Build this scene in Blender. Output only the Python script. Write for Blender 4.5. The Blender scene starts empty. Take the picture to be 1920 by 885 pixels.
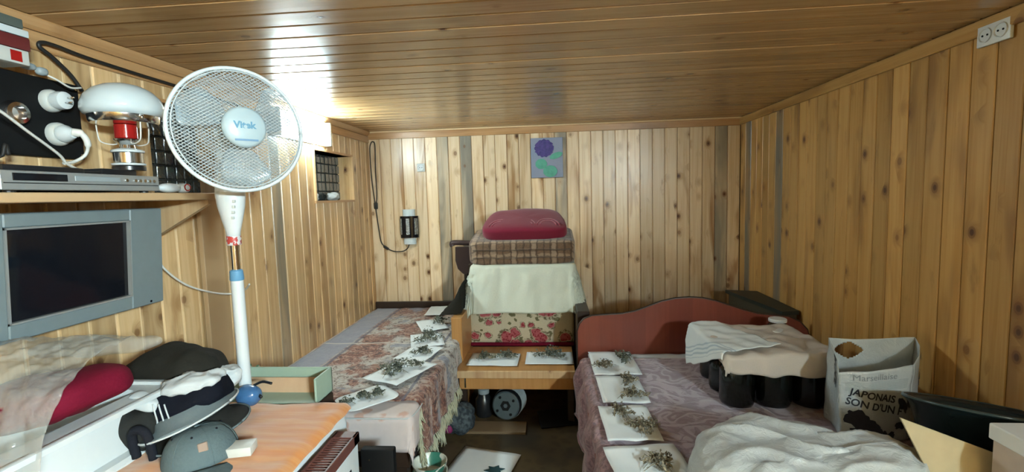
import bpy, bmesh, math, random
from mathutils import Vector, Matrix, noise, Euler
PI = math.pi
S = bpy.context.scene
C = S.collection

# ---------------------------------------------------------------- camera
cam_d = bpy.data.cameras.new('camera')
cam_d.sensor_fit = 'HORIZONTAL'; cam_d.sensor_width = 36.0; cam_d.lens = 16.69
cam_d.clip_start = 0.02; cam_d.clip_end = 50
cam = bpy.data.objects.new('camera', cam_d); C.objects.link(cam); S.camera = cam
cr, cu, cf = Vector((.9963, .0804, -.0286)), Vector((.0218, .0877, .9959)), Vector((-.0826, .9929, -.0856))
cam.matrix_world = Matrix(((cr.x, cu.x, -cf.x, 0), (cr.y, cu.y, -cf.y, 0), (cr.z, cu.z, -cf.z, 1.45), (0, 0, 0, 1)))

# ---------------------------------------------------------------- world, exposure, light
w = bpy.data.worlds.new('world'); S.world = w; w.use_nodes = True
w.node_tree.nodes['Background'].inputs[0].default_value = (.5, .6, .65, 1)
w.node_tree.nodes['Background'].inputs[1].default_value = .05
S.view_settings.view_transform = 'Standard'; S.view_settings.look = 'None'
S.view_settings.gamma = 1; S.view_settings.use_curve_mapping = False
S.view_settings.exposure = 1.66
LAMP_FAR = 24.0      # emission of the tube fitting seen on the left wall
LAMP_NEAR = 300.0     # emission of the one behind the photographer
LAMP_COL = (.76, .98, 1.05)

# ---------------------------------------------------------------- node helpers
class N:
    def __init__(s, name, rough=.5, spec=.5, metal=0, coat=0, alpha=None, trans=0, ior=1.45, sheen=0):
        s.m = bpy.data.materials.new(name); s.m.use_nodes = True
        s.t = s.m.node_tree; s.b = s.t.nodes['Principled BSDF']
        i = s.b.inputs
        i['Roughness'].default_value = rough; i['Metallic'].default_value = metal
        i['Specular IOR Level'].default_value = spec; i['Coat Weight'].default_value = coat
        i['Transmission Weight'].default_value = trans; i['IOR'].default_value = ior
        i['Sheen Weight'].default_value = sheen
        if alpha is not None: i['Alpha'].default_value = alpha
    def n(s, typ, ins=None, **props):
        nd = s.t.nodes.new('ShaderNode' + typ)
        for k, v in props.items(): setattr(nd, k, v)
        for k, v in (ins or {}).items(): s.put(nd.inputs[k], v)
        return nd
    def put(s, sock, v):
        if isinstance(v, bpy.types.NodeSocket): s.t.links.new(v, sock)
        else:
            if isinstance(v, (tuple, list)) and len(v) == 3 and sock.type == 'RGBA': v = tuple(v) + (1,)
            sock.default_value = v
    def math(s, op, a, b=0, c=0, clamp=False):
        nd = s.n('Math', {0: a, 1: b}, operation=op, use_clamp=clamp)
        if op in ('MULTIPLY_ADD', 'WRAP', 'COMPARE', 'SMOOTH_MIN'): s.put(nd.inputs[2], c)
        return nd.outputs[0]
    def comb(s, x=0, y=0, z=0): return s.n('CombineXYZ', {0: x, 1: y, 2: z}).outputs[0]
    def sep(s, v): return s.n('SeparateXYZ', {0: v}).outputs
    def co(s, kind='Object'): return s.n('TexCoord').outputs[kind]
    def noise(s, vec, scale=5, detail=2, rough=.5, dist=0):
        return s.n('TexNoise', {'Vector': vec, 'Scale': scale, 'Detail': detail, 'Roughness': rough, 'Distortion': dist}).outputs['Fac']
    def noisec(s, vec, scale=5, detail=2):
        return s.n('TexNoise', {'Vector': vec, 'Scale': scale, 'Detail': detail}).outputs['Color']
    def vor(s, vec, scale=5, feature='F1', out='Distance', rnd=1):
        return s.n('TexVoronoi', {'Vector': vec, 'Scale': scale, 'Randomness': rnd}, feature=feature).outputs[out]
    def mp(s, v, a, b, c=0., d=1., smooth=True):
        return s.n('MapRange', {0: v, 1: a, 2: b, 3: c, 4: d}, interpolation_type='SMOOTHSTEP' if smooth else 'LINEAR').outputs[0]
    def mix(s, f, a, b, mode='MIX'):
        nd = s.n('Mix', data_type='RGBA', blend_type=mode)
        s.put(nd.inputs[0], f); s.put(nd.inputs[6], a); s.put(nd.inputs[7], b)
        return nd.outputs[2]
    def ramp(s, f, stops):
        nd = s.n('ValToRGB', {0: f}); e = nd.color_ramp.elements
        while len(e) < len(stops): e.new(.5)
        for el, (p, c) in zip(e, stops): el.position = p; el.color = tuple(c) + (1,)
        return nd.outputs[0]
    def bump(s, h, strength=.3, dist=.01):
        s.put(s.b.inputs['Normal'], s.n('Bump', {'Height': h, 'Strength': strength, 'Distance': dist}).outputs[0])
    def col(s, c): s.put(s.b.inputs['Base Color'], c); return s
    def rnd(s): return s.n('ObjectInfo').outputs['Random']

def plain(name, c, rough=.5, var=.06, bump=0, scale=30, **k):
    s = N(name, rough, **k)
    v = s.co(); f = s.noise(v, scale, 3)
    lo = tuple(max(0, x * (1 - var * 2)) for x in c); hi = tuple(min(1, x * (1 + var)) for x in c)
    s.col(s.mix(f, lo, hi))
    if bump: s.bump(f, bump, .004)
    return s.m

def pine(name, base, amber, dark, rough=.3, coat=.3, vary=.28, grey=.93, knots=.2, bright=1.0, tone=.7):
    """varnished pine board: local X across, Z along; every board draws its own grain"""
    s = N(name, rough, coat=coat); s.b.inputs['Coat Roughness'].default_value = .27
    x, y, z = s.sep(s.co())
    r = s.rnd()
    r2 = s.math('FRACT', s.math('MULTIPLY', r, 17.37)); r3 = s.math('FRACT', s.math('MULTIPLY', r, 53.91))
    R = s.math('MULTIPLY', r, 97.0)
    kv = s.comb(s.math('MULTIPLY_ADD', x, 13.0, R), s.math('MULTIPLY', r3, 61.0), s.math('MULTIPLY_ADD', z, 9.5, R))
    kd = s.vor(kv, 1.0)
    kc = s.sep(s.vor(kv, 1.0, out='Color'))[0]
    kd = s.math('ADD', kd, s.math('MULTIPLY', s.math('GREATER_THAN', kc, .17), .6))
    knots_ = knots
    knot = s.mp(kd, knots, knots * .45); halo = s.mp(kd, knots * 2.9, knots * .6)
    gx = s.math('ADD', s.math('MULTIPLY', x, 42.0), s.math('MULTIPLY', halo, 1.6))
    g = s.noise(s.comb(s.math('ADD', gx, R), r2, s.math('MULTIPLY', z, 1.3)), 1.0, 3, .6, .6)
    st = s.noise(s.comb(s.math('MULTIPLY_ADD', x, 7.0, R), s.math('MULTIPLY', r2, 31.0), s.math('MULTIPLY_ADD', z, 1.1, R)), 1.0, 3, .55, .8)
    c = s.mix(s.mp(g, .35, .72), base, amber)
    c = s.mix(s.math('MULTIPLY', s.mp(st, .5, .72), tone), c, dark)
    blot = s.mp(s.noise(s.comb(s.math('MULTIPLY_ADD', x, 16.0, R), s.math('MULTIPLY', r3, 11.0), s.math('MULTIPLY_ADD', z, 5.0, R)), 1.0, 4, .6), .60, .74)
    c = s.mix(s.math('MULTIPLY', blot, .55 * tone), c, dark)
    c = s.mix(s.math('MULTIPLY', halo, .6), c, dark)
    greyed = s.math('MULTIPLY', s.math('GREATER_THAN', r2, grey), s.mp(st, .3, .6, .35, .9))
    c = s.mix(greyed, c, (.17, .17, .145))
    c = s.mix(knot, c, (.09, .032, .012))
    rim = s.math('MULTIPLY', s.mp(kd, knots * 1.25, knots * 1.0), s.mp(kd, knots * .7, knots * .9))
    c = s.mix(s.math('MULTIPLY', rim, .6), c, (.16, .06, .02))
    v = s.mp(r3, 0, 1, 1 - vary, 1.08, False)
    c = s.mix(1.0, c, s.n('CombineColor', {0: s.math('MULTIPLY', v, bright), 1: s.math('MULTIPLY', v, bright), 2: s.math('MULTIPLY', v, bright)}).outputs[0], 'MULTIPLY')
    s.col(c); s.bump(s.math('ADD', g, s.math('MULTIPLY', knot, .6)), .14, .003)
    return s.m

M = {}
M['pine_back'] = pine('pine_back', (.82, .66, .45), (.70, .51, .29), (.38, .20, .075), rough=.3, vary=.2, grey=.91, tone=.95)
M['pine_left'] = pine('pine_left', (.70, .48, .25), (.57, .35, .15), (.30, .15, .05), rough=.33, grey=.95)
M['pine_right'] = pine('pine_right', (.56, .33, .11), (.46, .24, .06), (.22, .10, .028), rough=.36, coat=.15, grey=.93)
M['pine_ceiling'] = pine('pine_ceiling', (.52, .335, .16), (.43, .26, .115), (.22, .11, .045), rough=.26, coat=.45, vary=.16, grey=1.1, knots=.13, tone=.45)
M['pine_trim'] = pine('pine_trim', (.50, .29, .13), (.42, .22, .085), (.25, .11, .04), rough=.35, vary=.1, grey=1.1, knots=.12)
M['tongue'] = plain('pale_tongue', (.78, .58, .33), .5)
M['plank_raw'] = pine('plank_raw', (.52, .36, .20), (.44, .28, .14), (.3, .16, .08), rough=.5, coat=0, vary=.05, grey=1.1, knots=.1)
M['backing'] = plain('backing_dark', (.12, .07, .03), .8)
M['white_plastic'] = plain('white_plastic', (.60, .64, .64), .35, .03)
M['grey_plastic'] = plain('grey_plastic', (.27, .31, .32), .4, .05)
M['silver_plastic'] = plain('silver_plastic', (.30, .31, .30), .35, .05, metal=.3)
M['black_plastic'] = plain('black_plastic', (.012, .013, .015), .3, .1)
M['black_gloss'] = plain('black_gloss', (.006, .007, .01), .08, .1)
M['black_matt'] = plain('black_matt', (.006, .0065, .007), .6, .1, spec=.2)
M['chrome'] = plain('chrome', (.7, .7, .7), .15, .02, metal=1)
M['brass_white'] = plain('aged_white', (.55, .56, .52), .4)
M['blue_plastic'] = plain('blue_plastic', (.08, .22, .42), .3)
M['red_gloss'] = plain('red_gloss', (.32, .012, .01), .15)
M['rubber'] = plain('rubber_black', (.015, .014, .013), .5)
M['cord_white'] = plain('cord_white', (.7, .68, .62), .4)
M['paper'] = plain('paper_white', (.72, .78, .80), .8, .04, .05, 12)
M['milk_glass'] = plain('milk_glass', (.58, .66, .68), .12, .03, coat=.5)

# ---------------------------------------------------------------- geometry helpers
class G:
    """collects verts / faces / material slots / uvs for ONE mesh object"""
    def __init__(s): s.v = []; s.f = []; s.mi = []; s.uv = {}
    def add(s, vs, fs, mi=0, uvs=None):
        o = len(s.v); s.v += [tuple(p) for p in vs]
        for f in fs: s.f.append([i + o for i in f]); s.mi.append(mi)
        if uvs:
            for i, t in enumerate(uvs): s.uv[o + i] = t
        return s
    def box(s, x0, x1, y0, y1, z0, z1, mi=0, mat=None):
        vs = [Vector((x, y, z)) for z in (z0, z1) for y in (y0, y1) for x in (x0, x1)]
        if mat: vs = [mat @ p for p in vs]
        return s.add(vs, [(0, 2, 3, 1), (4, 5, 7, 6), (0, 1, 5, 4), (2, 6, 7, 3), (0, 4, 6, 2), (1, 3, 7, 5)], mi)
    def rbox(s, x0, x1, y0, y1, z0, z1, r=.01, seg=2, mi=0, mat=None):
        bm = bmesh.new(); bmesh.ops.create_cube(bm, size=1)
        for v in bm.verts: v.co = Vector(((x0 + x1) / 2 + v.co.x * (x1 - x0), (y0 + y1) / 2 + v.co.y * (y1 - y0), (z0 + z1) / 2 + v.co.z * (z1 - z0)))
        bmesh.ops.bevel(bm, geom=bm.edges[:], offset=r, segments=seg, affect='EDGES', profile=.5)
        if mat: bmesh.ops.transform(bm, matrix=mat, verts=bm.verts)
        bm.verts.index_update()
        s.add([v.co.copy() for v in bm.verts], [[v.index for v in f.verts] for f in bm.faces], mi); bm.free(); return s
    def lathe(s, prof, seg=24, mi=0, mat=None, cap=True):
        vs = []; fs = []
        for r, z in prof:
            for k in range(seg):
                a = 2 * PI * k / seg; vs.append(Vector((r * math.cos(a), r * math.sin(a), z)))
        for i in range(len(prof) - 1):
            for k in range(seg):
                a, b = i * seg + k, i * seg + (k + 1) % seg
                fs.append((a, b, b + seg, a + seg))
        if cap:
            fs.append(tuple(range(seg))[::-1]); fs.append(tuple((len(prof) - 1) * seg + k for k in range(seg)))
        if mat: vs = [mat @ p for p in vs]
        return s.add(vs, fs, mi)
    def cyl(s, a, b, r, r2=None, seg=16, mi=0):
        a, b = Vector(a), Vector(b); d = b - a
        m = Matrix.Translation(a) @ d.to_track_quat('Z', 'Y').to_matrix().to_4x4()
        return s.lathe([(r, 0), (r if r2 is None else r2, d.length)], seg, mi, m)
    def tube(s, pts, r, seg=6, mi=0, rr=None):
        pts = [Vector(p) for p in pts]; vs = []; fs = []
        up = Vector((0, 0, 1)); prev = None
        for i, p in enumerate(pts):
            t = (pts[min(i + 1, len(pts) - 1)] - pts[max(i - 1, 0)]).normalized()
            if prev is None: prev = t.orthogonal().normalized()
            n = (prev - t * prev.dot(t)).normalized(); prev = n; b = t.cross(n)
            q = rr[i] if rr else r
            for k in range(seg):
                a = 2 * PI * k / seg; vs.append(p + (n * math.cos(a) + b * math.sin(a)) * q)
        for i in range(len(pts) - 1):
            for k in range(seg):
                a, c = i * seg + k, i * seg + (k + 1) % seg; fs.append((a, c, c + seg, a + seg))
        fs.append(tuple(range(seg))[::-1]); fs.append(tuple((len(pts) - 1) * seg + k for k in range(seg)))
        return s.add(vs, fs, mi)
    def prism(s, poly, h, mi=0, mat=None):
        """polygon in XY extruded to +Z by h"""
        n = len(poly); vs = [Vector((p[0], p[1], 0)) for p in poly] + [Vector((p[0], p[1], h)) for p in poly]
        fs = [tuple(range(n))[::-1], tuple(range(n, 2 * n))] + [(i, (i + 1) % n, n + (i + 1) % n, n + i) for i in range(n)]
        if mat: vs = [mat @ p for p in vs]
        return s.add(vs, fs, mi)
    def grid(s, fn, nu, nv, mi=0, mask=None, close_u=False):
        """fn(u, v) for u, v in 0..1 -> point; uv = whatever fn returns as second item or (u, v)"""
        vs = []; uvs = []; fs = []
        for j in range(nv + 1):
            for i in range(nu + 1):
                q = fn(i / nu, j / nv)
                if isinstance(q, tuple) and len(q) == 2 and not isinstance(q[0], float): p, t = q
                else: p, t = q, (i / nu, j / nv)
                vs.append(p); uvs.append(t)
        for j in range(nv):
            for i in range(nu):
                if mask and not mask((i + .5) / nu, (j + .5) / nv): continue
                a = j * (nu + 1) + i; fs.append((a, a + 1, a + nu + 2, a + nu + 1))
        return s.add(vs, fs, mi, uvs)
    def blob(s, c, r, ex=1.0, amp=.0, fr=5, seed=0, nu=40, nv=24, mi=0, mat=None, ridge=False, zmin=None):
        def sp(a, e): return math.copysign(abs(a) ** e, a)
        vs = []; fs = []
        for j in range(nv + 1):
            ph = -PI / 2 + PI * j / nv
            for i in range(nu):
                th = 2 * PI * i / nu
                d = Vector((sp(math.cos(ph), ex) * sp(math.cos(th), ex), sp(math.cos(ph), ex) * sp(math.sin(th), ex), sp(math.sin(ph), ex)))
                p = Vector((d.x * r[0], d.y * r[1], d.z * r[2]))
                q = Vector((p.x * fr, p.y * fr, p.z * fr)) + Vector((seed * 7.3, seed * 3.1, seed))
                nz = noise.noise(q) + .5 * noise.noise(q * 2.1)
                if ridge: nz = .55 - 1.6 * abs(nz)
                p += d.normalized() * nz * amp
                if mat: p = mat @ p
                p = p + Vector(c)
                if zmin is not None and p.z < zmin: p.z = zmin
                vs.append(p)
        for j in range(nv):
            for i in range(nu):
                a, b = j * nu + i, j * nu + (i + 1) % nu; fs.append((a, b, b + nu, a + nu))
        return s.add(vs, fs, mi)
    def build(s, name, mats, parent=None, smooth=False, sol=0, weld=0):
        me = bpy.data.meshes.new(name); me.from_pydata(s.v, [], s.f)
        for m in (mats if isinstance(mats, (list, tuple)) else [mats]): me.materials.append(M[m] if isinstance(m, str) else m)
        for p, mi in zip(me.polygons, s.mi): p.material_index = mi; p.use_smooth = bool(smooth)
        if s.uv:
            l = me.uv_layers.new(name='UVMap')
            for lp in me.loops: l.data[lp.index].uv = s.uv.get(lp.vertex_index, (0, 0))
        me.validate(); me.update()
        if smooth == 'auto':
            try: me.set_sharp_from_angle(angle=math.radians(38))
            except Exception: pass
        o = bpy.data.objects.new(name, me); C.objects.link(o)
        if parent: o.parent = parent
        if sol:
            md = o.modifiers.new('thickness', 'SOLIDIFY'); md.thickness = sol; md.offset = 0
        return o

def tag(o, label=None, cat=None, group=None, kind=None):
    if label: o['label'] = label
    if cat: o['category'] = cat
    if group: o['group'] = group
    if kind: o['kind'] = kind
    return o
def thing(name, label, cat, loc=(0, 0, 0), group=None, rot=None):
    o = bpy.data.objects.new(name, None); C.objects.link(o); o.location = loc; o.empty_display_size = .05
    if rot: o.rotation_euler = rot
    return tag(o, label, cat, group)
def struct(o): o['kind'] = 'structure'; return o
def copy_tree(o, parent=None):
    c = o.copy(); C.objects.link(c); c.parent = parent
    if parent: c.matrix_parent_inverse = o.matrix_parent_inverse.copy()
    for ch in [x for x in C.objects if x.parent == o]: copy_tree(ch, c)
    return c
def rotm(x=0, y=0, z=0, t=(0, 0, 0)): return Matrix.Translation(Vector(t)) @ Euler((x, y, z)).to_matrix().to_4x4()
def frame(xa, ya, za, t=(0, 0, 0)):
    xa, ya, za = Vector(xa), Vector(ya), Vector(za)
    return Matrix(((xa.x, ya.x, za.x, t[0]), (xa.y, ya.y, za.y, t[1]), (xa.z, ya.z, za.z, t[2]), (0, 0, 0, 1)))
def spline(pts, n=8):
    P = [Vector(p) for p in pts]; out = []
    for i in range(len(P) - 1):
        a, b, c, d = P[max(i - 1, 0)], P[i], P[i + 1], P[min(i + 2, len(P) - 1)]
        for k in range(n):
            t = k / n
            out.append(.5 * ((2 * b) + (c - a) * t + (2 * a - 5 * b + 4 * c - d) * t * t + (3 * b - a - 3 * c + d) * t ** 3))
    out.append(P[-1]); return out
def nz(x, y, z=0): return noise.noise(Vector((x, y, z)))
_tx = {}
def text_mesh(txt, size, bold=.0, shear=0):
    cu = bpy.data.curves.new('lettering', 'FONT'); cu.body = txt; cu.size = size; cu.offset = bold; cu.shear = shear
    cu.align_x = 'CENTER'; cu.align_y = 'CENTER'; cu.resolution_u = 3
    o = bpy.data.objects.new('lettering', cu); C.objects.link(o)
    bpy.context.view_layer.update()
    me = bpy.data.meshes.new_from_object(o.evaluated_get(bpy.context.evaluated_depsgraph_get()))
    vs = [v.co.copy() for v in me.vertices]; fs = [tuple(p.vertices) for p in me.polygons]
    bpy.data.objects.remove(o); bpy.data.curves.remove(cu); bpy.data.meshes.remove(me)
    return vs, fs

# ================================================================ ROOM
XL, XR, YB, YF, H = -1.55, 1.53, 4.0, -2.3, 2.02
g = G(); g.box(XL - .1, XR + .1, YF - .1, YB + .1, -.05, 0)
s = N('linoleum', .38)
v = s.co(); d = s.vor(s.n('VectorMath', {0: v, 1: s.n('VectorMath', {0: s.noisec(v, 9, 2), 3: .12}, operation='SCALE').outputs[0]}, operation='ADD').outputs[0], 14)
c = s.mix(s.mp(d, .25, .55), (.050, .036, .018), (.085, .060, .028)); c = s.mix(s.mp(s.noise(v, 2.5, 3), .4, .7), c, (.035, .030, .022))
s.col(c); M['floor'] = s.m
floor = struct(g.build('floor', 'floor'))

def board_mesh(L, wd=.1, name='board', tg=.004):
    h = wd / 2; dp = .007 if tg < .005 else .0045
    pr = [(-h, .012), (-h, dp), (-h + tg, dp), (-h + tg + .003, 0), (h - .003, 0), (h, .003), (h, .012)]
    g = G(); n = len(pr); z0 = 0
    vs = [(x, y, 0) for x, y in pr] + [(x, y, L) for x, y in pr]
    mi = [0, 1, 0, 0, 0, 0, 0]
    for i in range(n):
        j = (i + 1) % n
        g.f.append([i, j, n + j, n + i][::-1]); g.mi.append(mi[i])
    g.v = vs; g.f.append(list(range(n))); g.mi.append(0); g.f.append(list(range(n, 2 * n))[::-1]); g.mi.append(0)
    me = bpy.data.meshes.new(name); me.from_pydata(g.v, [], g.f)
    for p, m_ in zip(me.polygons, g.mi): p.material_index = m_
    me.update(); return me
def boards(parent, mats, places, tg=.004):
    """places: (matrix, length, width) ; mesh data shared between equal boards"""
    cache = {}
    for mt, L, wd in places:
        k = (round(L, 3), round(wd, 3))
        if k not in cache:
            cache[k] = board_mesh(L, wd, tg=tg)
            for m_ in mats: cache[k].materials.append(M[m_])
        o = bpy.data.objects.new('board', cache[k]); C.objects.link(o); o.parent = parent; o.matrix_local = mt

# back wall
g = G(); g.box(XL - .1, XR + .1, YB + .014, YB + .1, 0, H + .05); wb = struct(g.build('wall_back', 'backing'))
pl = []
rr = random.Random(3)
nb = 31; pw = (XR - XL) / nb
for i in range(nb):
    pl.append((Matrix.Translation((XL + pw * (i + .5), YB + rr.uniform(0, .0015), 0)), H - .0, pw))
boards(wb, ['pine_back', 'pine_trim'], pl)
# right wall
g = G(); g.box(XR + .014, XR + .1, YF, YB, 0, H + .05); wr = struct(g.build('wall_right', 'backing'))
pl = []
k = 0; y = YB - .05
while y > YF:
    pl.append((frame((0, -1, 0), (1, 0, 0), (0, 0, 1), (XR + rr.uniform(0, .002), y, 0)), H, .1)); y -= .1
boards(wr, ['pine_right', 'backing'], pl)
# left wall with two niches: A (3.05..3.65, z 1.45..1.785)  B (1.75..2.25, z 1.50..1.86)
NA = (3.04, 3.64, 1.45, 1.785); NB = (1.74, 2.14, 1.50, 1.86)
g = G(); X0, X1 = XL - .16, XL - .014
ys = [YF, NB[0], NB[1], NA[0], NA[1], YB]
g.box(X0, X1, ys[0], ys[1], 0, H + .05); g.box(X0, X1, ys[2], ys[3], 0, H + .05); g.box(X0, X1, ys[4], ys[5], 0, H + .05)
for n_ in (NA, NB):
    g.box(X0, X1, n_[0], n_[1], 0, n_[2]); g.box(X0, X1, n_[0], n_[1], n_[3], H + .05)
wl = struct(g.build('wall_left', 'backing'))
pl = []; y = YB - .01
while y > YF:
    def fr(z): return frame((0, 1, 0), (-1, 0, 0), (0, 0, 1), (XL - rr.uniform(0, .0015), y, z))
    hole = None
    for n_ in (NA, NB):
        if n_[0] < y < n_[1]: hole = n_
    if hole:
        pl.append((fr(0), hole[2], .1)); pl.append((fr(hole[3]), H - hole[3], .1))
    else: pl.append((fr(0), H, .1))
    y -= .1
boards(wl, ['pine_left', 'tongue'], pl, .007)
# front wall behind the photographer
g = G(); g.box(XL - .1, XR + .1, YF - .1, YF - .014, 0, H + .05); wf = struct(g.build('wall_front', 'backing'))
boards(wf, ['pine_right', 'backing'], [(frame((-1, 0, 0), (0, -1, 0), (0, 0, 1), (XL + pw * (i + .5), YF, 0)), H, pw) for i in range(nb)])
# ceiling
g = G(); g.box(XL - .1, XR + .1, YF - .1, YB + .1, H + .014, H + .08); ce = struct(g.build('ceiling', 'backing'))
pl = []; y = YB - .0535
while y > YF:
    pl.append((frame((0, 1, 0), (0, 0, 1), (1, 0, 0), (XL, y, H + rr.uniform(0, .0015))), XR - XL, .107)); y -= .107
boards(ce, ['pine_ceiling', 'tongue'], pl, .0085)
# trims (local X across, Z along)
def trim(name, mt, prof, L, mat='pine_trim'):
    g = G(); n = len(prof)
    vs = [(x, y, 0) for x, y in prof] + [(x, y, L) for x, y in prof]
    g.add(vs, [(i, (i + 1) % n, n + (i + 1) % n, n + i)[::-1] for i in range(n)] + [tuple(range(n)), tuple(range(n, 2 * n))[::-1]])
    o = struct(g.build(name, mat)); o.matrix_local = mt; return o
cove = [(0, 0), (0, -.012), (.010, -.022), (.03, -.034), (.034, -.034), (.034, 0)]
flat = [(-.055, 0), (-.055, -.011), (-.052, -.014), (-.004, -.014), (0, -.011), (0, 0)]
# left: local X -> up
trim('trim_1', frame((0, 0, 1), (-1, 0, 0), (0, -1, 0), (XL, YB, H - .034)), cove, YB - YF)
trim('trim_2', frame((0, 0, 1), (-1, 0, 0), (0, -1, 0), (XL, YB, H - .036)), flat, YB - YF)
trim('trim_3', frame((0, 0, 1), (0, 1, 0), (-1, 0, 0), (XR, YB, H - .010)), flat, XR - XL)
trim('trim_4', frame((0, 0, 1), (0, 1, 0), (-1, 0, 0), (XR, YB, H - .010)), [(0, 0), (0, -.014), (.010, -.02), (.010, 0)], XR - XL, 'tongue')
trim('trim_5', frame((0, 0, 1), (1, 0, 0), (0, 1, 0), (XR, YF, H - .006)), flat, YB - YF, 'pine_right')

# niches
s = N('glass_block', .12, coat=.6); v = s.co()
s.col(s.mix(s.noise(v, 40, 3), (.008, .012, .012), (.045, .055, .05))); s.bump(s.noise(v, 70, 2), .6, .004); M['glass_block'] = s.m
M['mortar'] = plain('mortar_grey', (.06, .065, .06), .8)
def niche(name, n_, pc, pr_, back):
    xb = XL - .10
    g = G(); g.box(xb - .03, xb - .012, n_[0], n_[1], n_[2], n_[3], 0)
    o = struct(g.build(name, 'mortar'))
    rj = random.Random(5)
    dy = (n_[1] - n_[0]) / pc; dz = (n_[3] - n_[2]) / pr_
    gg = G(); gg.rbox(-.01, .0, -dy / 2 + .003, dy / 2 - .003, -dz / 2 + .003, dz / 2 - .003, .003, 1)
    b0 = gg.build('glass_block', 'glass_block', o); b0.location = (xb, n_[0] + dy / 2, n_[2] + dz / 2)
    for i in range(pc):
        for j in range(pr_):
            if i == j == 0: continue
            b = b0.copy(); C.objects.link(b); b.parent = o
            b.location = (xb + rj.uniform(-.002, .002), n_[0] + dy * (i + .5), n_[2] + dz * (j + .5))
    # linings and casing
    fr = G()
    fr.box(xb - .02, XL + .012, n_[0] - .012, n_[1] + .012, n_[2] - .016, n_[2]); fr.box(xb - .02, XL + .012, n_[0] - .012, n_[1] + .012, n_[3], n_[3] + .014)
    fr.build('window_frame', 'pine_trim', o)
    jb = G(); jb.box(xb - .02, XL + .012, n_[0] - .012, n_[0] + .002, n_[2], n_[3]); jb.box(xb - .02, XL + .012, n_[1] - .002, n_[1] + .012, n_[2], n_[3])
    jb.build('window_jamb', 'pine_left', o)
    return o
niche('window_1', NA, 10, 5, 0)
niche('window_2', NB, 8, 6, 0)

# tube light fittings
def emis(name, col, st):
    s = N(name, .4); s.b.inputs['Emission Color'].default_value = col + (1,); s.b.inputs['Emission Strength'].default_value = st
    s.col((.9, .9, .9)); return s.m
def tube_light(label, x, y0, y1, z, sx, st):
    t = thing('tube_light', label, 'lamp', (x, (y0 + y1) / 2, z)); L = (y1 - y0) / 2
    M['em_%s' % sx] = emis('lamp_diffuser_%s' % ('left' if sx > 0 else 'right'), LAMP_COL, st)
    g = G(); g.rbox(min(.012 * sx, .055 * sx), max(.012 * sx, .055 * sx), -L + .012, L - .012, -.072, .072, .016, 3); g.build('diffuser', 'em_%s' % sx, t, 'auto')
    g = G(); g.box(min(0, .014 * sx), max(0, .014 * sx), -L + .006, L - .006, -.077, .077); g.build('housing', 'white_plastic', t)
    for e in (-1, 1):
        g = G(); g.rbox(min(0, .058 * sx), max(0, .058 * sx), e * L - .012, e * L + .012, -.079, .079, .006, 2); g.build('end_cap', 'white_plastic', t, 'auto')
    return t
tube_light('glowing white tube light on the left wall behind the fan', XL, 2.58, 3.20, 1.90, 1, LAMP_FAR)
tube_light('second white tube light, on the right wall behind the photographer', XR, -1.75, -1.05, 1.86, -1, LAMP_NEAR)

# ================================================================ fabrics
def fabric(name, c, rough=.85, var=.1, bump=.3, scale=160, **k):
    k.setdefault('spec', .12); s = N(name, rough, **k); v = s.co()
    f = s.noise(v, scale, 2); f2 = s.noise(v, 6, 3)
    lo = tuple(x * (1 - var) for x in c)
    s.col(s.mix(f2, s.mix(f, c, lo), tuple(x * (1 - var * .7) for x in c))); s.bump(f, bump, .003); return s.m
M['cloth_white'] = fabric('cloth_white', (.52, .55, .55))
M['cloth_cream'] = fabric('cloth_cream', (.60, .64, .54), bump=.5, scale=90)
M['cloth_tan'] = fabric('cloth_tan', (.50, .46, .41))
M['cloth_black'] = fabric('cloth_black', (.012, .013, .018))
M['cloth_navy'] = fabric('cloth_navy', (.006, .007, .012))
M['cloth_charcoal'] = fabric('cloth_charcoal', (.024, .024, .022))
M['cloth_olive'] = fabric('cloth_olive', (.020, .019, .015))
M['cloth_grey'] = fabric('cloth_grey', (.17, .21, .22), var=.25)
M['crimson_velvet'] = fabric('crimson_velvet', (.22, .016, .04), sheen=.3, var=.3)
M['rose_cushion'] = fabric('rose_cushion', (.15, .006, .022), var=.2)
M['denim_cap'] = fabric('denim_cap', (.12, .165, .175), var=.3, bump=.5)
M['brown_vinyl'] = plain('brown_vinyl', (.055, .035, .035), .35)
M['arm_wood'] = pine('arm_wood', (.42, .22, .075), (.38, .19, .06), (.28, .13, .04), rough=.35, coat=.1, vary=0, grey=1.1, knots=.01)
M['dark_wood'] = plain('dark_wood', (.03, .018, .012), .4)
M['fringe_cream'] = fabric('fringe_cream', (.50, .50, .36))

# rust and cream tapestry (UV in metres: u across bed from the wall, v along bed from the near end)
s = N('tapestry', .8, sheen=.2); u, v, _ = s.sep(s.co('UV')); uv = s.comb(u, v, 0)
wv = s.n('VectorMath', {0: uv, 1: s.n('VectorMath', {0: s.noisec(uv, 16, 3), 3: .05}, operation='SCALE').outputs[0]}, operation='ADD').outputs[0]
cl = s.noise(wv, 4.2, 3, .6); fine = s.noise(wv, 27, 4, .68, 1.2)
rust = s.ramp(fine, [(.38, (.035, .014, .012)), (.46, (.15, .045, .028)), (.54, (.27, .12, .075)), (.62, (.36, .27, .21))])
pale = s.ramp(fine, [(.38, (.09, .06, .055)), (.46, (.30, .26, .22)), (.56, (.46, .44, .40)), (.66, (.22, .24, .28))])
edge = s.math('MAXIMUM', s.mp(v, 1.45, 1.68), s.math('MULTIPLY', s.mp(u, .78, .86), s.mp(v, .62, .40)))
patch = s.math('MAXIMUM', s.math('MULTIPLY', s.mp(cl, .46, .54), s.mp(u, .66, .52)), edge)
patch = s.math('MAXIMUM', patch, s.mp(v, .16, .06))
c = s.mix(patch, pale, rust)
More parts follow.
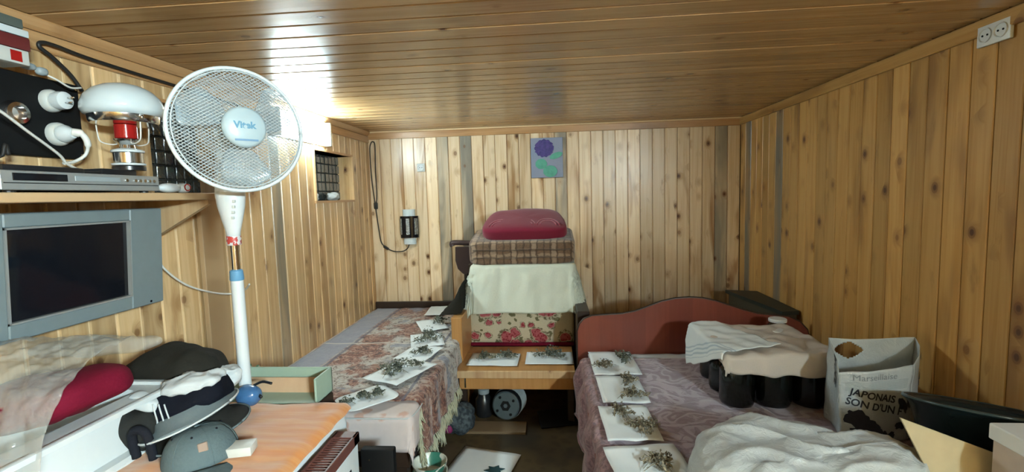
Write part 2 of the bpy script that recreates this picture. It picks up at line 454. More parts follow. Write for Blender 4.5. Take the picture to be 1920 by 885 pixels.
band = s.math('MULTIPLY', s.mp(u, .20, .17), s.mp(v, .25, .35)); c = s.mix(band, c, s.mix(fine, (.16, .18, .24), (.30, .31, .36)))
c = s.mix(s.math('MULTIPLY', s.mp(cl, .40, .34), .7), c, (.16, .19, .25))
for (a, b_) in ((.205, .008), (.80, .006)):
    c = s.mix(s.math('MULTIPLY', s.mp(s.math('ABSOLUTE', s.math('SUBTRACT', u, a)), b_ * 1.6, b_), .7), c, (.04, .05, .10))
c = s.mix(s.math('MULTIPLY', s.mp(s.math('ABSOLUTE', s.math('SUBTRACT', v, .86)), .014, .007), .7), c, (.55, .52, .46))
s.col(c); s.bump(fine, .6, .006); M['tapestry'] = s.m

# mauve brocade
s = N('brocade', .62, sheen=.5); u, v, _ = s.sep(s.co('UV')); uv = s.comb(u, v, 0)
wv = s.n('VectorMath', {0: uv, 1: s.n('VectorMath', {0: s.noisec(uv, 5, 1), 3: .16}, operation='SCALE').outputs[0]}, operation='ADD').outputs[0]
vd = s.vor(wv, 7.5, 'F1'); rings = s.math('SINE', s.math('MULTIPLY', s.math('ADD', s.math('MULTIPLY', vd, .35), s.noise(uv, 4.5, 1, .5, 1.2)), 34.0))
leafy = s.mp(s.noise(wv, 22, 2), .50, .58)
pat = s.math('MAXIMUM', s.mp(rings, .1, .75), s.math('MULTIPLY', leafy, .75))
c = s.mix(pat, (.165, .10, .135), (.29, .22, .265)); c = s.mix(s.math('MULTIPLY', s.mp(rings, -.5, -.9), .5), c, (.10, .045, .07))
s.col(c); s.bump(pat, .5, .003); M['brocade'] = s.m
s = N('quilted_mauve', .6, sheen=.4); u, v, _ = s.sep(s.co('UV')); uv = s.comb(u, v, 0)
f = s.noise(uv, 45, 3, .6, 1.0); s.col(s.mix(s.mp(f, .4, .6), (.12, .045, .06), (.27, .14, .155))); s.bump(f, .7, .004); M['quilted_mauve'] = s.m

# rose-printed upholstery: UV metres (u 0..0.72, v 0..0.34)
s = N('rose_print', .8); uvv = s.co('UV'); u, v, _ = s.sep(uvv)
wv = s.n('VectorMath', {0: uvv, 1: s.n('VectorMath', {0: s.noisec(uvv, 28, 2), 3: .05}, operation='SCALE').outputs[0]}, operation='ADD').outputs[0]
wu, wvv, _ = s.sep(wv); wu = s.math('SUBTRACT', wu, .025); wvv = s.math('SUBTRACT', wvv, .025)
def spots(pts):
    out = None
    for x, y, r in pts:
        d = s.n('VectorMath', {0: s.comb(wu, wvv, 0), 1: (x, y, 0)}, operation='DISTANCE').outputs[1]
        d = s.math('DIVIDE', d, r); out = d if out is None else s.math('MINIMUM', out, d)
    return out
big = spots([(.12, .27, .052), (.19, .25, .03), (.56, .27, .052), (.50, .25, .03), (.26, .07, .040), (.315, .10, .030), (.32, .02, .035), (.46, .10, .032), (.50, .06, .038), (.41, .02, .03), (.37, .16, .014), (.43, .16, .014), (.04, .07, .03), (.66, .06, .035), (.13, .08, .02), (.21, .18, .012), (.57, .15, .02), (.14, .18, .02)])
pet = s.vor(wv, 60, 'F1')
leaf = spots([(.30, .24, .02), (.36, .28, .015), (.42, .23, .018), (.28, .18, .014), (.47, .2, .016), (.23, .10, .022), (.36, .05, .02), (.20, .03, .02), (.55, .09, .02), (.44, .30, .012), (.09, .2, .02), (.6, .2, .02), (.26, .3, .012), (.08, .12, .012), (.33, .2, .012)])
c = s.mix(s.noise(uvv, 90, 2), (.58, .53, .38), (.50, .45, .32))
c = s.mix(s.mp(leaf, 1.1, .8), c, (.13, .12, .055))
c = s.mix(s.mp(big, 1.15, .9), c, s.mix(s.mp(pet, .25, .6), (.22, .012, .02), (.40, .09, .10)))
c = s.mix(s.math('MULTIPLY', s.mp(big, 1.0, 1.25), s.mp(big, 1.6, 1.35)), c, s.mix(s.mp(pet, .4, .5), (.42, .38, .27), (.13, .10, .05)))
s.col(c); s.bump(s.noise(uvv, 200, 2), .3, .002); M['rose_print'] = s.m

# plaid blanket
s = N('plaid', .9, sheen=.3); x, y, z = s.sep(s.co())
def band(q, f, lo, hi): return s.mp(s.math('SINE', s.math('MULTIPLY', q, f)), lo, hi)
zz = s.math('ADD', z, s.math('MULTIPLY', y, .7)); wob = s.noise(s.co(), 22, 2); x = s.math('MULTIPLY_ADD', wob, .035, x); zz = s.math('MULTIPLY_ADD', wob, .03, zz); hx = s.noise(s.comb(s.math('MULTIPLY', x, 30), s.math('MULTIPLY', zz, 30), 0), 3, 3)
c = s.mix(hx, (.09, .05, .026), (.21, .13, .075))
c = s.mix(s.math('MULTIPLY', band(x, 44, .6, .9), .6), c, (.34, .25, .17)); c = s.mix(s.math('MULTIPLY', band(zz, 66, .5, .9), .6), c, (.35, .25, .16))
c = s.mix(s.math('MULTIPLY', band(x, 132, .5, .95), .75), c, (.055, .03, .018)); c = s.mix(s.math('MULTIPLY', band(zz, 132, .6, .95), .6), c, (.06, .035, .02))
s.col(c); s.bump(hx, .4, .004); M['plaid'] = s.m

# floral sheet
s = N('floral_sheet', .8); uvv = s.co('UV'); vd = s.vor(uvv, 9); f = s.noise(uvv, 30, 2)
c = s.mix(f, (.60, .52, .49), (.52, .46, .44)); c = s.mix(s.math('MULTIPLY', s.mp(s.math('ADD', vd, s.math('MULTIPLY', f, .3)), .46, .36), .7), c, (.48, .26, .18)); s.col(c); M['floral_sheet'] = s.m
# orange blanket
s = N('orange_blanket', .75, sheen=.4); v = s.co(); f = s.noise(v, 7, 4); f2 = s.noise(s.n('Mapping', {0: v, 3: (3, 22, 3)}).outputs[0], 2, 3)
s.col(s.mix(s.mp(f2, .35, .7), s.mix(f, (.60, .23, .055), (.50, .165, .03)), (.60, .27, .085))); s.bump(f2, .4, .006); M['orange_blanket'] = s.m
# blue check border towel
s = N('striped_towel', .85); u, v, _ = s.sep(s.co('UV'))
st = s.math('MULTIPLY', s.math('GREATER_THAN', s.math('SINE', s.math('MULTIPLY', u, 300.0)), .2), s.mp(s.math('ABSOLUTE', s.math('SUBTRACT', u, .06)), .035, .03))
c = s.mix(s.math('MULTIPLY', st, .55), (.62, .68, .69), (.22, .33, .42)); s.col(c); s.bump(s.noise(s.co('UV'), 120, 2), .3, .003); M['striped_towel'] = s.m
s = N('green_stripes', .8); x, y, z = s.sep(s.co()); c = s.mix(s.math('GREATER_THAN', s.math('SINE', s.math('MULTIPLY', z, 420.0)), 0), (.5, .55, .45), (.10, .26, .14)); s.col(c); M['green_stripes'] = s.m
# plastics
s = N('polythene', .12, alpha=.24, coat=.4); v = s.co(); s.col((.50, .52, .48)); s.bump(s.noise(v, 22, 3, .6, 1.2), .6, .010); M['polythene'] = s.m
s = N('bag_film', .28, coat=.2); v = s.co(); s.col(s.mix(s.noise(v, 5, 3), (.46, .52, .54), (.40, .43, .43))); s.bump(s.noise(v, 22, 4, .6, 1.2), .55, .01)
s.b.inputs['Subsurface Weight'].default_value = 0; M['bag_film'] = s.m
M['ink'] = plain('ink_black', (.02, .022, .03), .4)
M['ink_grey'] = plain('ink_grey', (.22, .25, .27), .4)
s = N('jar_glass', .03, trans=1.0, ior=1.45); s.col((.75, .85, .80)); M['jar_glass'] = s.m
M['preserve_dark'] = plain('preserve_dark', (.008, .009, .007), .12, .3)
M['headboard'] = None
s = N('mahogany_laminate', .32, coat=.2); x, y, z = s.sep(s.co())
pan = s.noise(s.comb(s.math('MULTIPLY', x, 7.0), 0, 0), 1.0, 0); g1 = s.noise(s.comb(s.math('MULTIPLY', x, 60.0), 0, s.math('MULTIPLY', z, 3.0)), 1, 3)
stp = s.math('MULTIPLY', s.math('FRACT', s.math('MULTIPLY', s.math('FLOOR', s.math('MULTIPLY', x, 7.2)), .37)), 1.0)
c = s.mix(g1, (.17, .040, .024), (.23, .062, .038)); c = s.mix(s.math('MULTIPLY', stp, .45), c, (.10, .024, .018)); s.col(c); M['headboard'] = s.m

# ================================================================ soft-goods helpers
def drape_fn(cx, cy, w, d, rot, rect, zt, r=.02, flare=.04, rip=.012, rf=40, zmin=None, wrinkle=.004, seed=0, hang=1.0, top=None):
    """cloth w x d centred on (cx, cy) laid over the box rect=(x0, x1, y0, y1) whose top is zt"""
    ca, sa = math.cos(rot), math.sin(rot)
    def fn(u, v):
        lx, ly = (u - .5) * w, (v - .5) * d
        x, y = cx + lx * ca - ly * sa, cy + lx * sa + ly * ca
        qx, qy = min(max(x, rect[0]), rect[1]), min(max(y, rect[2]), rect[3])
        dx, dy = x - qx, y - qy; dd = math.hypot(dx, dy)
        z = zt + (top(qx, qy) if top else 0)
        wz = nz(x * 14 + seed, y * 14, seed) * wrinkle + nz(x * 4 + seed, y * 4, 2) * wrinkle
        if dd < 1e-6: return Vector((x, y, z + wz)), (lx + w / 2, ly + d / 2)
        nx, ny = dx / dd, dy / dd
        arc = r * PI / 2
        if dd < arc: a = dd / r; out = r * math.sin(a); dz = r * (1 - math.cos(a))
        else: out = r; dz = r + (dd - arc) * hang
        sdir = (x * abs(ny) + y * abs(nx)) + math.atan2(ny, nx) * .12
        dn = max(0, dz - r)
        out += flare * dn + rip * math.sin(sdir * rf + 2 * nz(sdir * 5, seed, 1)) * min(1, dn / .08) + abs(nz(sdir * 9, dn * 6, seed)) * rip * 1.3
        zz = z - dz
        if zmin is not None and zz < zmin: out += (zmin - zz) * .8; zz = zmin + .002
        return Vector((qx + nx * out, qy + ny * out, zz + wz)), (lx + w / 2, ly + d / 2)
    return fn
def sheet(name, c, w, d, rot, z, mat, label, cat, group=None, curl=.006, seed=0, corner=0):
    """sheet of paper lying on something"""
    def fn(u, v):
        lx, ly = (u - .5) * w, (v - .5) * d
        if corner:
            k = max(0, abs(lx) - (w / 2 - corner)); m = max(0, abs(ly) - (d / 2 - corner)); q = math.hypot(k, m)
            if q > corner: lx -= math.copysign(k * (1 - corner / q), lx); ly -= math.copysign(m * (1 - corner / q), ly)
        e = max(abs(u - .5), abs(v - .5)) * 2
        return Vector((lx, ly, .0035 + curl * (.5 + nz(u * 2 + seed, v * 2, seed)) * e ** 3 + .0015 * nz(u * 5, v * 5, seed)))
    g = G(); g.grid(fn, 10, 12)
    o = g.build(name, mat, None, True, .0006); o.location = (c[0], c[1], z); o.rotation_euler = (0, 0, rot)
    return tag(o, label, cat, group)
def herb(loc, r, label, n=70, seed=0, mat='herb_leaf', group='dried herb bunches', stretch=(1, 1), rot=0, stems=5):
    rd = random.Random(seed + 100); r *= 1.2; n = int(n * 3.2)
    t = thing('dried_herb_bunch', label, 'herbs', loc, group, (0, 0, rot))
    g = G()
    for i in range(n):
        a = rd.uniform(0, 2 * PI); q = r * math.sqrt(rd.random()) * (.65 + .35 * math.sin(a * 3 + seed))
        cx, cy = q * math.cos(a) * stretch[0], q * math.sin(a) * stretch[1]; cz = .006 + abs(rd.gauss(0, 1)) * r * .22 * (1 - q / r * .6)
        L = rd.uniform(.010, .025); W = L * rd.uniform(.35, .6)
        m = rotm(rd.uniform(-.9, .9), rd.uniform(-.9, .9), rd.uniform(0, 6.28), (cx, cy, cz + .004)); k = rd.uniform(.15, .5) * W
        vs = [m @ Vector(p) for p in ((-L / 2, 0, 0), (-L * .1, W / 2, k), (L / 2, 0, -k * .5), (-L * .1, -W / 2, k), (0, 0, 0))]
        vs = [Vector((p.x, p.y, max(p.z, .0045))) for p in vs]
        g.add(vs, [(0, 4, 1), (1, 4, 2), (0, 3, 4), (3, 2, 4)])
    tag(g.build('leaves', mat, t), kind='stuff')
    g = G()
    for i in range(stems):
        a = rd.uniform(0, 6.28); b = a + rd.uniform(2.2, 3.9); ra, rb = r * rd.uniform(.5, 1.15), r * rd.uniform(.2, .9)
        p0 = Vector((math.cos(a) * ra * stretch[0], math.sin(a) * ra * stretch[1], .006)); p2 = Vector((math.cos(b) * rb * stretch[0], math.sin(b) * rb * stretch[1], .008))
        g.tube([p0, (p0 + p2) / 2 + Vector((rd.uniform(-.01, .01), rd.uniform(-.01, .01), rd.uniform(.006, .025))), p2], .0011, 4)
    g.build('stalks', 'herb_stalk', t)
    return t
def leafmat(name, a, b):
    s = N(name, .85); s.col(s.mix(s.mp(s.noise(s.co(), 45, 2), .35, .65), a, b)); return s.m
M['herb_leaf'] = leafmat('herb_leaf', (.055, .065, .05), (.19, .20, .15))
M['herb_brown'] = leafmat('herb_brown', (.10, .085, .055), (.27, .24, .17))
M['herb_stalk'] = leafmat('herb_stalk', (.10, .10, .07), (.22, .20, .14))

# ================================================================ LEFT BED
t = thing('single_bed', 'single bed along the left wall under the rust tapestry', 'bed', (-1.095, 2.98, 0))
def L(o, dx, dy, dz=0): return o
g = G(); g.rbox(-.43, .43, -.96, .98, .22, .30, .006, 1); g.build('bed_base', 'dark_wood', t)
for sx in (-.38, .38):
    for sy in (-.9, .9):
        g = G(); g.box(sx - .025, sx + .025, sy - .025, sy + .025, 0, .22); g.build('leg', 'dark_wood', t)
g = G(); g.rbox(-.43, .43, -.97, .97, .30, .492, .045, 3); g.build('mattress', 'cloth_white', t, True)
g = G(); g.rbox(-.44, .44, .972, .99, .2, .56, .004, 1); g.build('head_rail', 'dark_wood', t)
LR = (-1.53, -.665, 2.0, 3.95)
sh = G(); sh.grid(drape_fn(-1.03, 2.85, 1.1, 2.08, 0, (-1.53, -.655, 1.99, 3.95), .497, r=.03, flare=.0, rip=.003, rf=20, wrinkle=.002), 70, 100)
o = sh.build('bed_sheet', 'floral_sheet', None, True, .002); tag(o, 'pale sheet with faint orange flowers on the left bed end', 'sheet')
g = G(); g.tube(spline([(-1.5, 1.957, .487), (-1.1, 1.956, .487), (-.72, 1.957, .487), (-.645, 1.972, .484), (-.625, 2.04, .484), (-.624, 2.12, .484)], 6), .0035, 6); g.build('piping', 'cloth_white', o, True)
tf = drape_fn(-.945, 3.01, 1.13, 1.83, 0, (-1.53, -.66, 2.0, 3.95), .508, r=.035, flare=.06, rip=.008, rf=38, wrinkle=.004, seed=4)
def tf2(u, v):
    p, q = tf(u, v)
    k = max(0, 1 - v / .1); p = p.copy()
    if u > .80: p.z -= .0; p.y += -.02 * k
    return p, q
g = G(); g.grid(tf2, 110, 150); tp = g.build('tapestry_cover', 'tapestry', None, True, .004)
tag(tp, 'rust, cream and blue tapestry cover with fringe on the left bed', 'bedspread')
g = G(); rd = random.Random(8)
def tassel(p, ln, outx, outy):
    for k in range(3):
        j = Vector((rd.uniform(-.006, .006), rd.uniform(-.006, .006), 0)); l2 = ln * rd.uniform(.75, 1.1)
        g.tube([p + j * .3, p + j + Vector((outx * .012, outy * .012, -l2 * .5)), p + j * 2.2 + Vector((outx * .008 + rd.uniform(-.01, .01), outy * .008 + rd.uniform(-.01, .01), -l2))], .0022, 4, 0, [.0016, .0032, .0022])
for i in range(150):
    v = i / 149; p, _ = tf2(1.0, v); tassel(p + Vector((.002, 0, .004)), .075 + .02 * math.sin(i * .7), 1, 0)
for i in range(26):
    p, _ = tf2(.80 + .2 * i / 25, 0.0); tassel(p + Vector((0, -.003, .002)), .07, .3, -1)
tag(g.build('fringe', 'fringe_cream', tp, True), kind='stuff')

zb = .514
def hl(i): return None
sheet('paper_sheet', (-.95, 3.77), .15, .30, .05, zb + .004, 'paper', 'empty white sheet at the far wall end of left bed', 'paper', 'paper on left bed', seed=1)
sheet('paper_sheet', (-.885, 3.34), .19, .30, .42, zb + .004, 'paper', 'white sheet with herbs, second from the far end of left bed', 'paper', 'paper on left bed', seed=2)
sheet('paper_sheet', (-.825, 2.98), .21, .28, .30, zb + .005, 'paper', 'white sheet with herbs level with the wooden armrest on left bed', 'paper', 'paper on left bed', seed=3)
sheet('paper_sheet', (-.80, 2.71), .20, .26, -.25, zb + .008, 'paper', 'white sheet with one small herb clump, middle of left bed', 'paper', 'paper on left bed', seed=4)
sheet('paper_sheet', (-.815, 2.41), .235, .33, -.42, zb + .012, 'paper', 'large white sheet under the biggest herb heap on left bed', 'paper', 'paper on left bed', seed=5)
sheet('paper_sheet', (-.875, 2.085), .20, .255, -.75, zb + .006, 'paper', 'rounded white sheet at the near corner of left bed', 'paper', 'paper on left bed', seed=6, corner=.045)
zh = zb + .012
herb((-.83, 3.40, zh), .075, 'herb clump on the second sheet from far end of left bed', 60, 1)
herb((-.815, 2.99, zh), .10, 'herb heap beside the wooden armrest on left bed', 95, 2, stretch=(.9, 1.3))
herb((-.78, 2.70, zh + .004), .065, 'small round herb clump in the middle of left bed', 55, 3, stems=9)
herb((-.84, 2.40, zh + .012), .085, 'biggest dark herb heap on the large sheet of left bed', 120, 4, stretch=(1, 1.35), rot=-.5)
herb((-.735, 2.46, zh + .012), .035, 'small dark leaf clump right of the biggest herb heap', 25, 5)
herb((-.945, 2.01, zh), .04, 'tiny herb clump at left on the rounded sheet', 28, 6)
herb((-.895, 2.09, zh), .034, 'middle one of three herb clumps on the rounded sheet', 32, 7)
herb((-.835, 2.11, zh), .045, 'right herb clump with long stalk on the rounded sheet', 45, 8, stretch=(.8, 1.2))

# ================================================================ CHAIR-BED in the middle
t = thing('chair_bed', 'rose-printed wooden chair bed between the two beds', 'armchair', (-.22, 3.2, 0))
def box_part(name, mat, x0, x1, y0, y1, z0, z1, r=.003, par=None, sm=False, off=(-.22, 3.2, 0)):
    g = G(); g.rbox(x0 - off[0], x1 - off[0], y0 - off[1], y1 - off[1], z0, z1, r, 1 if r < .01 else 3); return g.build(name, mat, par or t, sm)
for k in range(3):
    a = 2.86 + k * .158
    g = G(); g.rbox(-.615 + .22, .128 + .22, a - 3.2, a + .157 - 3.2, .337, .362, .002, 1); g.build('seat_board', 'arm_wood', t)
box_part('front_strip', 'plank_raw', -.617, .129, 2.842, 2.859, .318, .364)
box_part('apron', 'arm_wood', -.60, .125, 2.875, 2.895, .235, .337)
box_part('leg', 'dark_wood', -.60, -.56, 2.90, 2.94, 0, .335); box_part('leg', 'dark_wood', .08, .12, 2.90, 2.94, 0, .335)
box_part('leg', 'dark_wood', -.60, -.56, 3.6, 3.64, 0, .335); box_part('leg', 'dark_wood', .08, .12, 3.6, 3.64, 0, .335)
box_part('hinge', 'chrome', -.567, -.557, 2.868, 2.874, .245, .325)
box_part('armrest', 'arm_wood', -.672, -.602, 3.03, 3.74, .0, .655, .004)
box_part('armrest', 'dark_wood', .155, .235, 3.03, 3.74, .0, .69, .004)
box_part('back_box', 'dark_wood', -.615, .15, 3.42, 3.74, .03, .955, .006)
def rose(u, v):
    e = min(u, 1 - u, v, 1 - v); puff = .035 * min(1, e * 7) ** .5
    return Vector((-.615 + .765 * u + .22, 3.405 - puff - 3.2 + .006 * nz(u * 5, v * 4), .362 + .33 * v - .012 * (1 - abs(2 * u - 1)) * (1 - v))), (u * .72, v * .34)
g = G(); g.grid(rose, 40, 20); g.build('rose_cushion_front', 'rose_print', t, True, .012)
# lower roll of the cover
g = G(); g.tube(spline([(-.39, .16, .372), (-.2, .15, .375), (0, .155, .37), (.2, .15, .375), (.365, .16, .372)], 5), .014, 7); g.build('cover_hem', 'rose_cushion', t, True)
sheet('paper_sheet', (-.395, 3.045), .33, .235, -.03, .364, 'paper', 'left of two white sheets on the wooden bench', 'paper', 'paper on the bench', seed=11)
sheet('paper_sheet', (-.03, 3.07), .31, .235, .0, .364, 'paper', 'right of two white sheets on the wooden bench', 'paper', 'paper on the bench', seed=12)
herb((-.455, 3.06, .371), .062, 'left of three herb clumps on the wooden bench', 60, 21)
herb((-.315, 3.08, .371), .075, 'herb clump in the middle of the bench, between two others', 70, 22, stretch=(1, .8))
herb((-.02, 3.10, .371), .10, 'widest herb heap, on the right sheet of the bench', 120, 23, stretch=(1.15, .75))

g = G(); g.grid(drape_fn(-.25, 3.475, 1.40, .96, 0, (-.555, .135, 3.345, 3.72), .962, r=.03, flare=.24, rip=.012, rf=15, wrinkle=.002, seed=2), 90, 70)
o = g.build('cream_throw', 'cloth_cream', None, True, .003); tag(o, 'cream cloth hanging over the back of the chair bed', 'cloth')
# folded plaid blanket
g = G()
def plaidf(k, z0, h, dx, y0=3.30):
    n = 18; prof = []
    for a in range(n): q = PI / 2 + PI * a / (n - 1); prof.append((y0 + h / 2 + h / 2 * math.cos(q) * 1.0, z0 + h / 2 + h / 2 * math.sin(q)))
    return prof
m = rotm(x=.16, t=(-.215, 3.53, 1.075))
g.blob((0, 0, 0), (.380, .225, .088), .22, .008, 6, 3, 72, 40, mat=m)
o = g.build('plaid_blanket', 'plaid', None, True); tag(o, 'thick folded brown plaid blanket on the cream cloth', 'blanket')
g = G(); 
for zz in (-.028, .03): g.tube([m @ Vector((.36 * math.sin(a) * (1 if abs(a) < 9 else 1), -.226 - .0 * a, zz + .004 * math.sin(a * 5))) for a in [i * .25 - 1.25 for i in range(11)]], .005, 5)
g.build('fold', 'plaid', o, True)
m = rotm(x=.42, z=.02, t=(-.195, 3.50, 1.232))
def taper(p):
    k = max(0, p.y + .17) / .34
    return Vector((p.x * (1.02 - .22 * k * k), p.y, p.z * (1.0 - .15 * abs(p.x) / .3)))
g = G(); g.blob((0, 0, 0), (.305, .175, .060), .38, .008, 5, 8, 64, 36)
g.v = [tuple(m @ taper(Vector(p))) for p in g.v]
o = g.build('crimson_pillow', 'crimson_velvet', None, True); tag(o, 'crimson pillow with embossed scrolls on top of the plaid blanket', 'pillow')
g = G()
for cx in (-.17, 0, .17):
    for rr_ in (.048, .066):
        pts = []
        for a in [i * PI / 10 for i in range(11)]:
            q = Vector((cx + rr_ * 1.2 * math.cos(a), -.12 + rr_ * 1.5 * math.sin(a), .057)); pts.append(m @ taper(q))
        g.tube(pts, .005, 5)
g.build('embossed_scroll', fabric('velvet_light', (.34, .045, .075), sheen=.6), o, True)
# brown vinyl chair back behind
t = thing('folded_chair', 'dark brown padded chair behind the left side of the cream cloth', 'chair', (-.62, 3.86, 0))
g = G(); g.tube(spline([(-.19, -.03, 1.045), (-.195, -.03, 1.065), (-.17, -.03, 1.075), (-.05, -.03, 1.07), (.1, -.03, 1.07)], 5), .022, 8); g.build('armrest', 'brown_vinyl', t, True)
g = G(); g.prism([(-.165, 1.04), (-.168, .93), (-.15, .86), (-.11, .82), (-.05, .80), (.12, .80), (.12, 1.04)], .05, 0, frame((1, 0, 0), (0, 0, 1), (0, -1, 0), (0, 0, 0))); g.build('back_shell', 'brown_vinyl', t)
g = G(); g.rbox(-.1, .12, -.05, .0, 0, .82, .004, 1); g.build('support', 'dark_wood', t)
# dark cloth on the armrest
g = G()
def dk(u, v):
    y = 3.10 + .40 * v; p = [(-.765, .655), (-.755, .67), (-.70, .71), (-.655, .77 + .03 * v), (-.625, .84 + .05 * v), (-.618, .78), (-.62, .665), (-.65, .66)]
    k = u * (len(p) - 1); i = min(int(k), len(p) - 2); f = k - i
    x = p[i][0] * (1 - f) + p[i + 1][0] * f; z = p[i][1] * (1 - f) + p[i + 1][1] * f
    return Vector((x + .008 * nz(u * 6, v * 5), y + .01 * nz(u * 3, v * 3, 3), z + .006 * nz(u * 9, v * 9)))
g.grid(dk, 36, 14); n_ = 37
g.f.append(list(range(n_))[::-1]); g.mi.append(0); g.f.append([14 * n_ + i for i in range(n_)]); g.mi.append(0)
o = g.build('dark_jacket', 'cloth_olive', None, True); tag(o, 'dark cloth heaped on the wooden armrest beside left bed', 'cloth')

# ---- under the bench
t = thing('electric_motor', 'round grey electric motor lying under the bench', 'motor', (-.30, 3.0, .098), None, (math.radians(80), 0, math.radians(-8)))
g = G(); g.lathe([(.07, -.12), (.092, -.11), (.095, .06), (.09, .085)], 28); g.build('housing', 'black_plastic', t, 'auto')
g = G(); g.lathe([(.085, .085), (.088, .093), (.08, .1), (.036, .102)], 28); g.lathe([(.036, .1), (.03, .095)], 20); g.build('end_plate', plain('motor_grey', (.06, .085, .095), .45), t, 'auto')
g = G(); g.lathe([(.034, .098), (.034, .104), (.015, .104), (.012, .096)], 6); g.build('shaft_hole', 'black_matt', t)
for a in (.6, 2.2, 3.7, 5.3):
    g = G(); g.cyl((.062 * math.cos(a), .062 * math.sin(a), .09), (.062 * math.cos(a), .062 * math.sin(a), .106), .009, seg=8); g.build('bolt', 'black_matt', t)
g = G()
for k in range(9): g.lathe([(.0955, -.10 + k * .017), (.099, -.096 + k * .017), (.0955, -.092 + k * .017)], 24, cap=False)
g.build('cooling_fins', 'grey_plastic', t)
g = G(); g.rbox(-.60, -.18, 2.76, 2.90, .0, .016, .002, 1); o = g.build('floor_plank', plain('worn_plank', (.16, .11, .06), .7), None); tag(o, 'short raw plank on the floor before the motor', 'plank')
t = thing('flask', 'black canister under the bench left of the motor', 'canister', (-.47, 3.02, 0))
g = G(); g.lathe([(.05, .0), (.055, .01), (.055, .11), (.04, .13), (.035, .15)], 20); g.build('body', 'black_plastic', t, 'auto')
g = G(); g.lathe([(.036, .15), (.038, .152), (.038, .18), (.03, .185)], 16); g.build('cap', 'grey_plastic', t, 'auto')
M['sack_print'] = leafmat('sack_print', (.012, .02, .028), (.06, .08, .09))
g = G(); g.blob((-.60, 2.80, .085), (.10, .10, .085), .8, .02, 12, 5, 30, 20, ridge=True, zmin=.003); o = g.build('bundled_bag', 'sack_print', None, True); tag(o, 'dark crumpled bag on the floor between left bed and bench', 'bag')
g = G(); g.tube(spline([(-.655, 2.72, .14), (-.66, 2.68, .10), (-.67, 2.68, .05)], 4), .009, 6); g.build('pale_strap', 'cloth_white', o, True)
g = G(); g.blob((-.64, 2.70, .06), (.025, .02, .025), .8, .004, 30, 1, 12, 8); g.build('magenta_patch', plain('magenta', (.18, .015, .09), .6), o, True)
g = G(); g.rbox(-.12, .12, -.006, .006, 0, .13, .003, 1, mat=rotm(x=-1.1, z=.25, t=(.03, 2.86, .004))); o = g.build('dark_board', 'black_matt', None); tag(o, 'dark flat board on the floor under the right end of bench', 'board')
sheet('paper_sheet', (-.40, 2.40), .34, .34, -.25, .002, 'paper', 'white sheet with a dark leaf lying on the floor', 'paper', seed=14)
g = G(); pts = [(0, -.05), (.02, -.03), (.05, -.035), (.035, -.01), (.06, .01), (.03, .015), (.025, .04), (.0, .02), (-.03, .03), (-.02, .005), (-.05, -.01), (-.02, -.02)]
g.prism(pts, .003); o = g.build('dark_leaf', plain('teal_leaf', (.01, .05, .06), .7), None); o.location = (-.33, 2.37, .010); tag(o, 'dark teal leaf on the floor sheet', 'leaf')
# white green-striped buckets
for k in range(3):
    g = G(); R_ = .072 + .002 * k; z0 = .0; zt = .27 - k * .07
M['stripe_bowl'] = N('stripe_bowl', .3).m
s = N('bowl_white_green', .3); x, y, z = s.sep(s.co()); c = s.mix(s.math('MULTIPLY', s.math('GREATER_THAN', s.noise(s.co(), 14, 2), .54), s.mp(z, .012, .02)), (.60, .62, .54), (.04, .17, .12)); s.col(c)
M['bowl_wg'] = s.m
for k in range(4):
    lab = ['lowest', 'second lowest', 'second highest', 'topmost'][k] + ' white bowl of the stack under the tapestry fringe'
    g = G(); g.lathe([(.045, 0), (.05, .004), (.075, .05), (.080, .068), (.076, .068), (.070, .05), (.045, .008)], 28); o = g.build('bowl', 'bowl_wg', None, 'auto')
    o.location = (-.575, 2.03, .05 + k * .045); tag(o, lab, 'bowl', 'stacked white bowls')
g = G(); g.lathe([(.09, 0), (.09, .05)], 24); o = g.build('round_stand', 'black_plastic', None, 'auto'); o.location = (-.575, 2.03, 0); tag(o, 'dark round stand beneath the stacked white bowls', 'stand')

# ================================================================ RIGHT BED
BX = .84
t = thing('double_bed', 'double bed with wavy reddish-brown headboard', 'bed', (BX, 1.9, 0))
hb = [(.15, .10), (.15, .60), (.165, .645), (.19, .675), (.24, .695), (.32, .70), (.42, .705), (.50, .72), (.58, .75), (.66, .78), (.74, .797), (.82, .802), (.90, .797), (.98, .778), (1.06, .75), (1.14, .722), (1.22, .70), (1.32, .69), (1.40, .68), (1.46, .65), (1.505, .60), (1.52, .54), (1.52, .10)]
g = G(); g.prism([(x - BX, z) for x, z in hb][::-1], .022, 0, frame((1, 0, 0), (0, 0, 1), (0, -1, 0), (0, 2.915 - 1.9, 0))); hbo = g.build('headboard', 'headboard', t)
g = G(); g.tube([(x - BX, 2.904 - 1.9, z + .001) for x, z in hb], .009, 5); g.build('edge_band', 'dark_wood', hbo, True)
for s_ in (-1, 1):
    g = G(); g.rbox(min(s_ * .655, s_ * .675), max(s_ * .655, s_ * .675), -1.03, .98, .14, .34, .003, 1); g.build('side_rail', 'headboard', t)
    for sy in (-.98, .94):
        g = G(); g.box(s_ * .64 - .02, s_ * .64 + .02, sy - .02, sy + .02, 0, .16); g.build('leg', 'dark_wood', t)
g = G(); g.rbox(-.655, .665, -1.02, .98, .30, .45, .04, 3); g.build('mattress', 'cloth_white', t, True)
RB = (.20, 1.50, .88, 2.86)
g = G(); g.grid(drape_fn(.86, 2.75, 1.30, .26, 0, (.215, 1.49, .88, 2.95), .458, r=.02, flare=0, rip=.002, wrinkle=.004), 50, 12)
o = g.build('bed_sheet', 'cloth_white', None, True, .004); tag(o, 'white sheet edge showing along the reddish headboard', 'sheet')
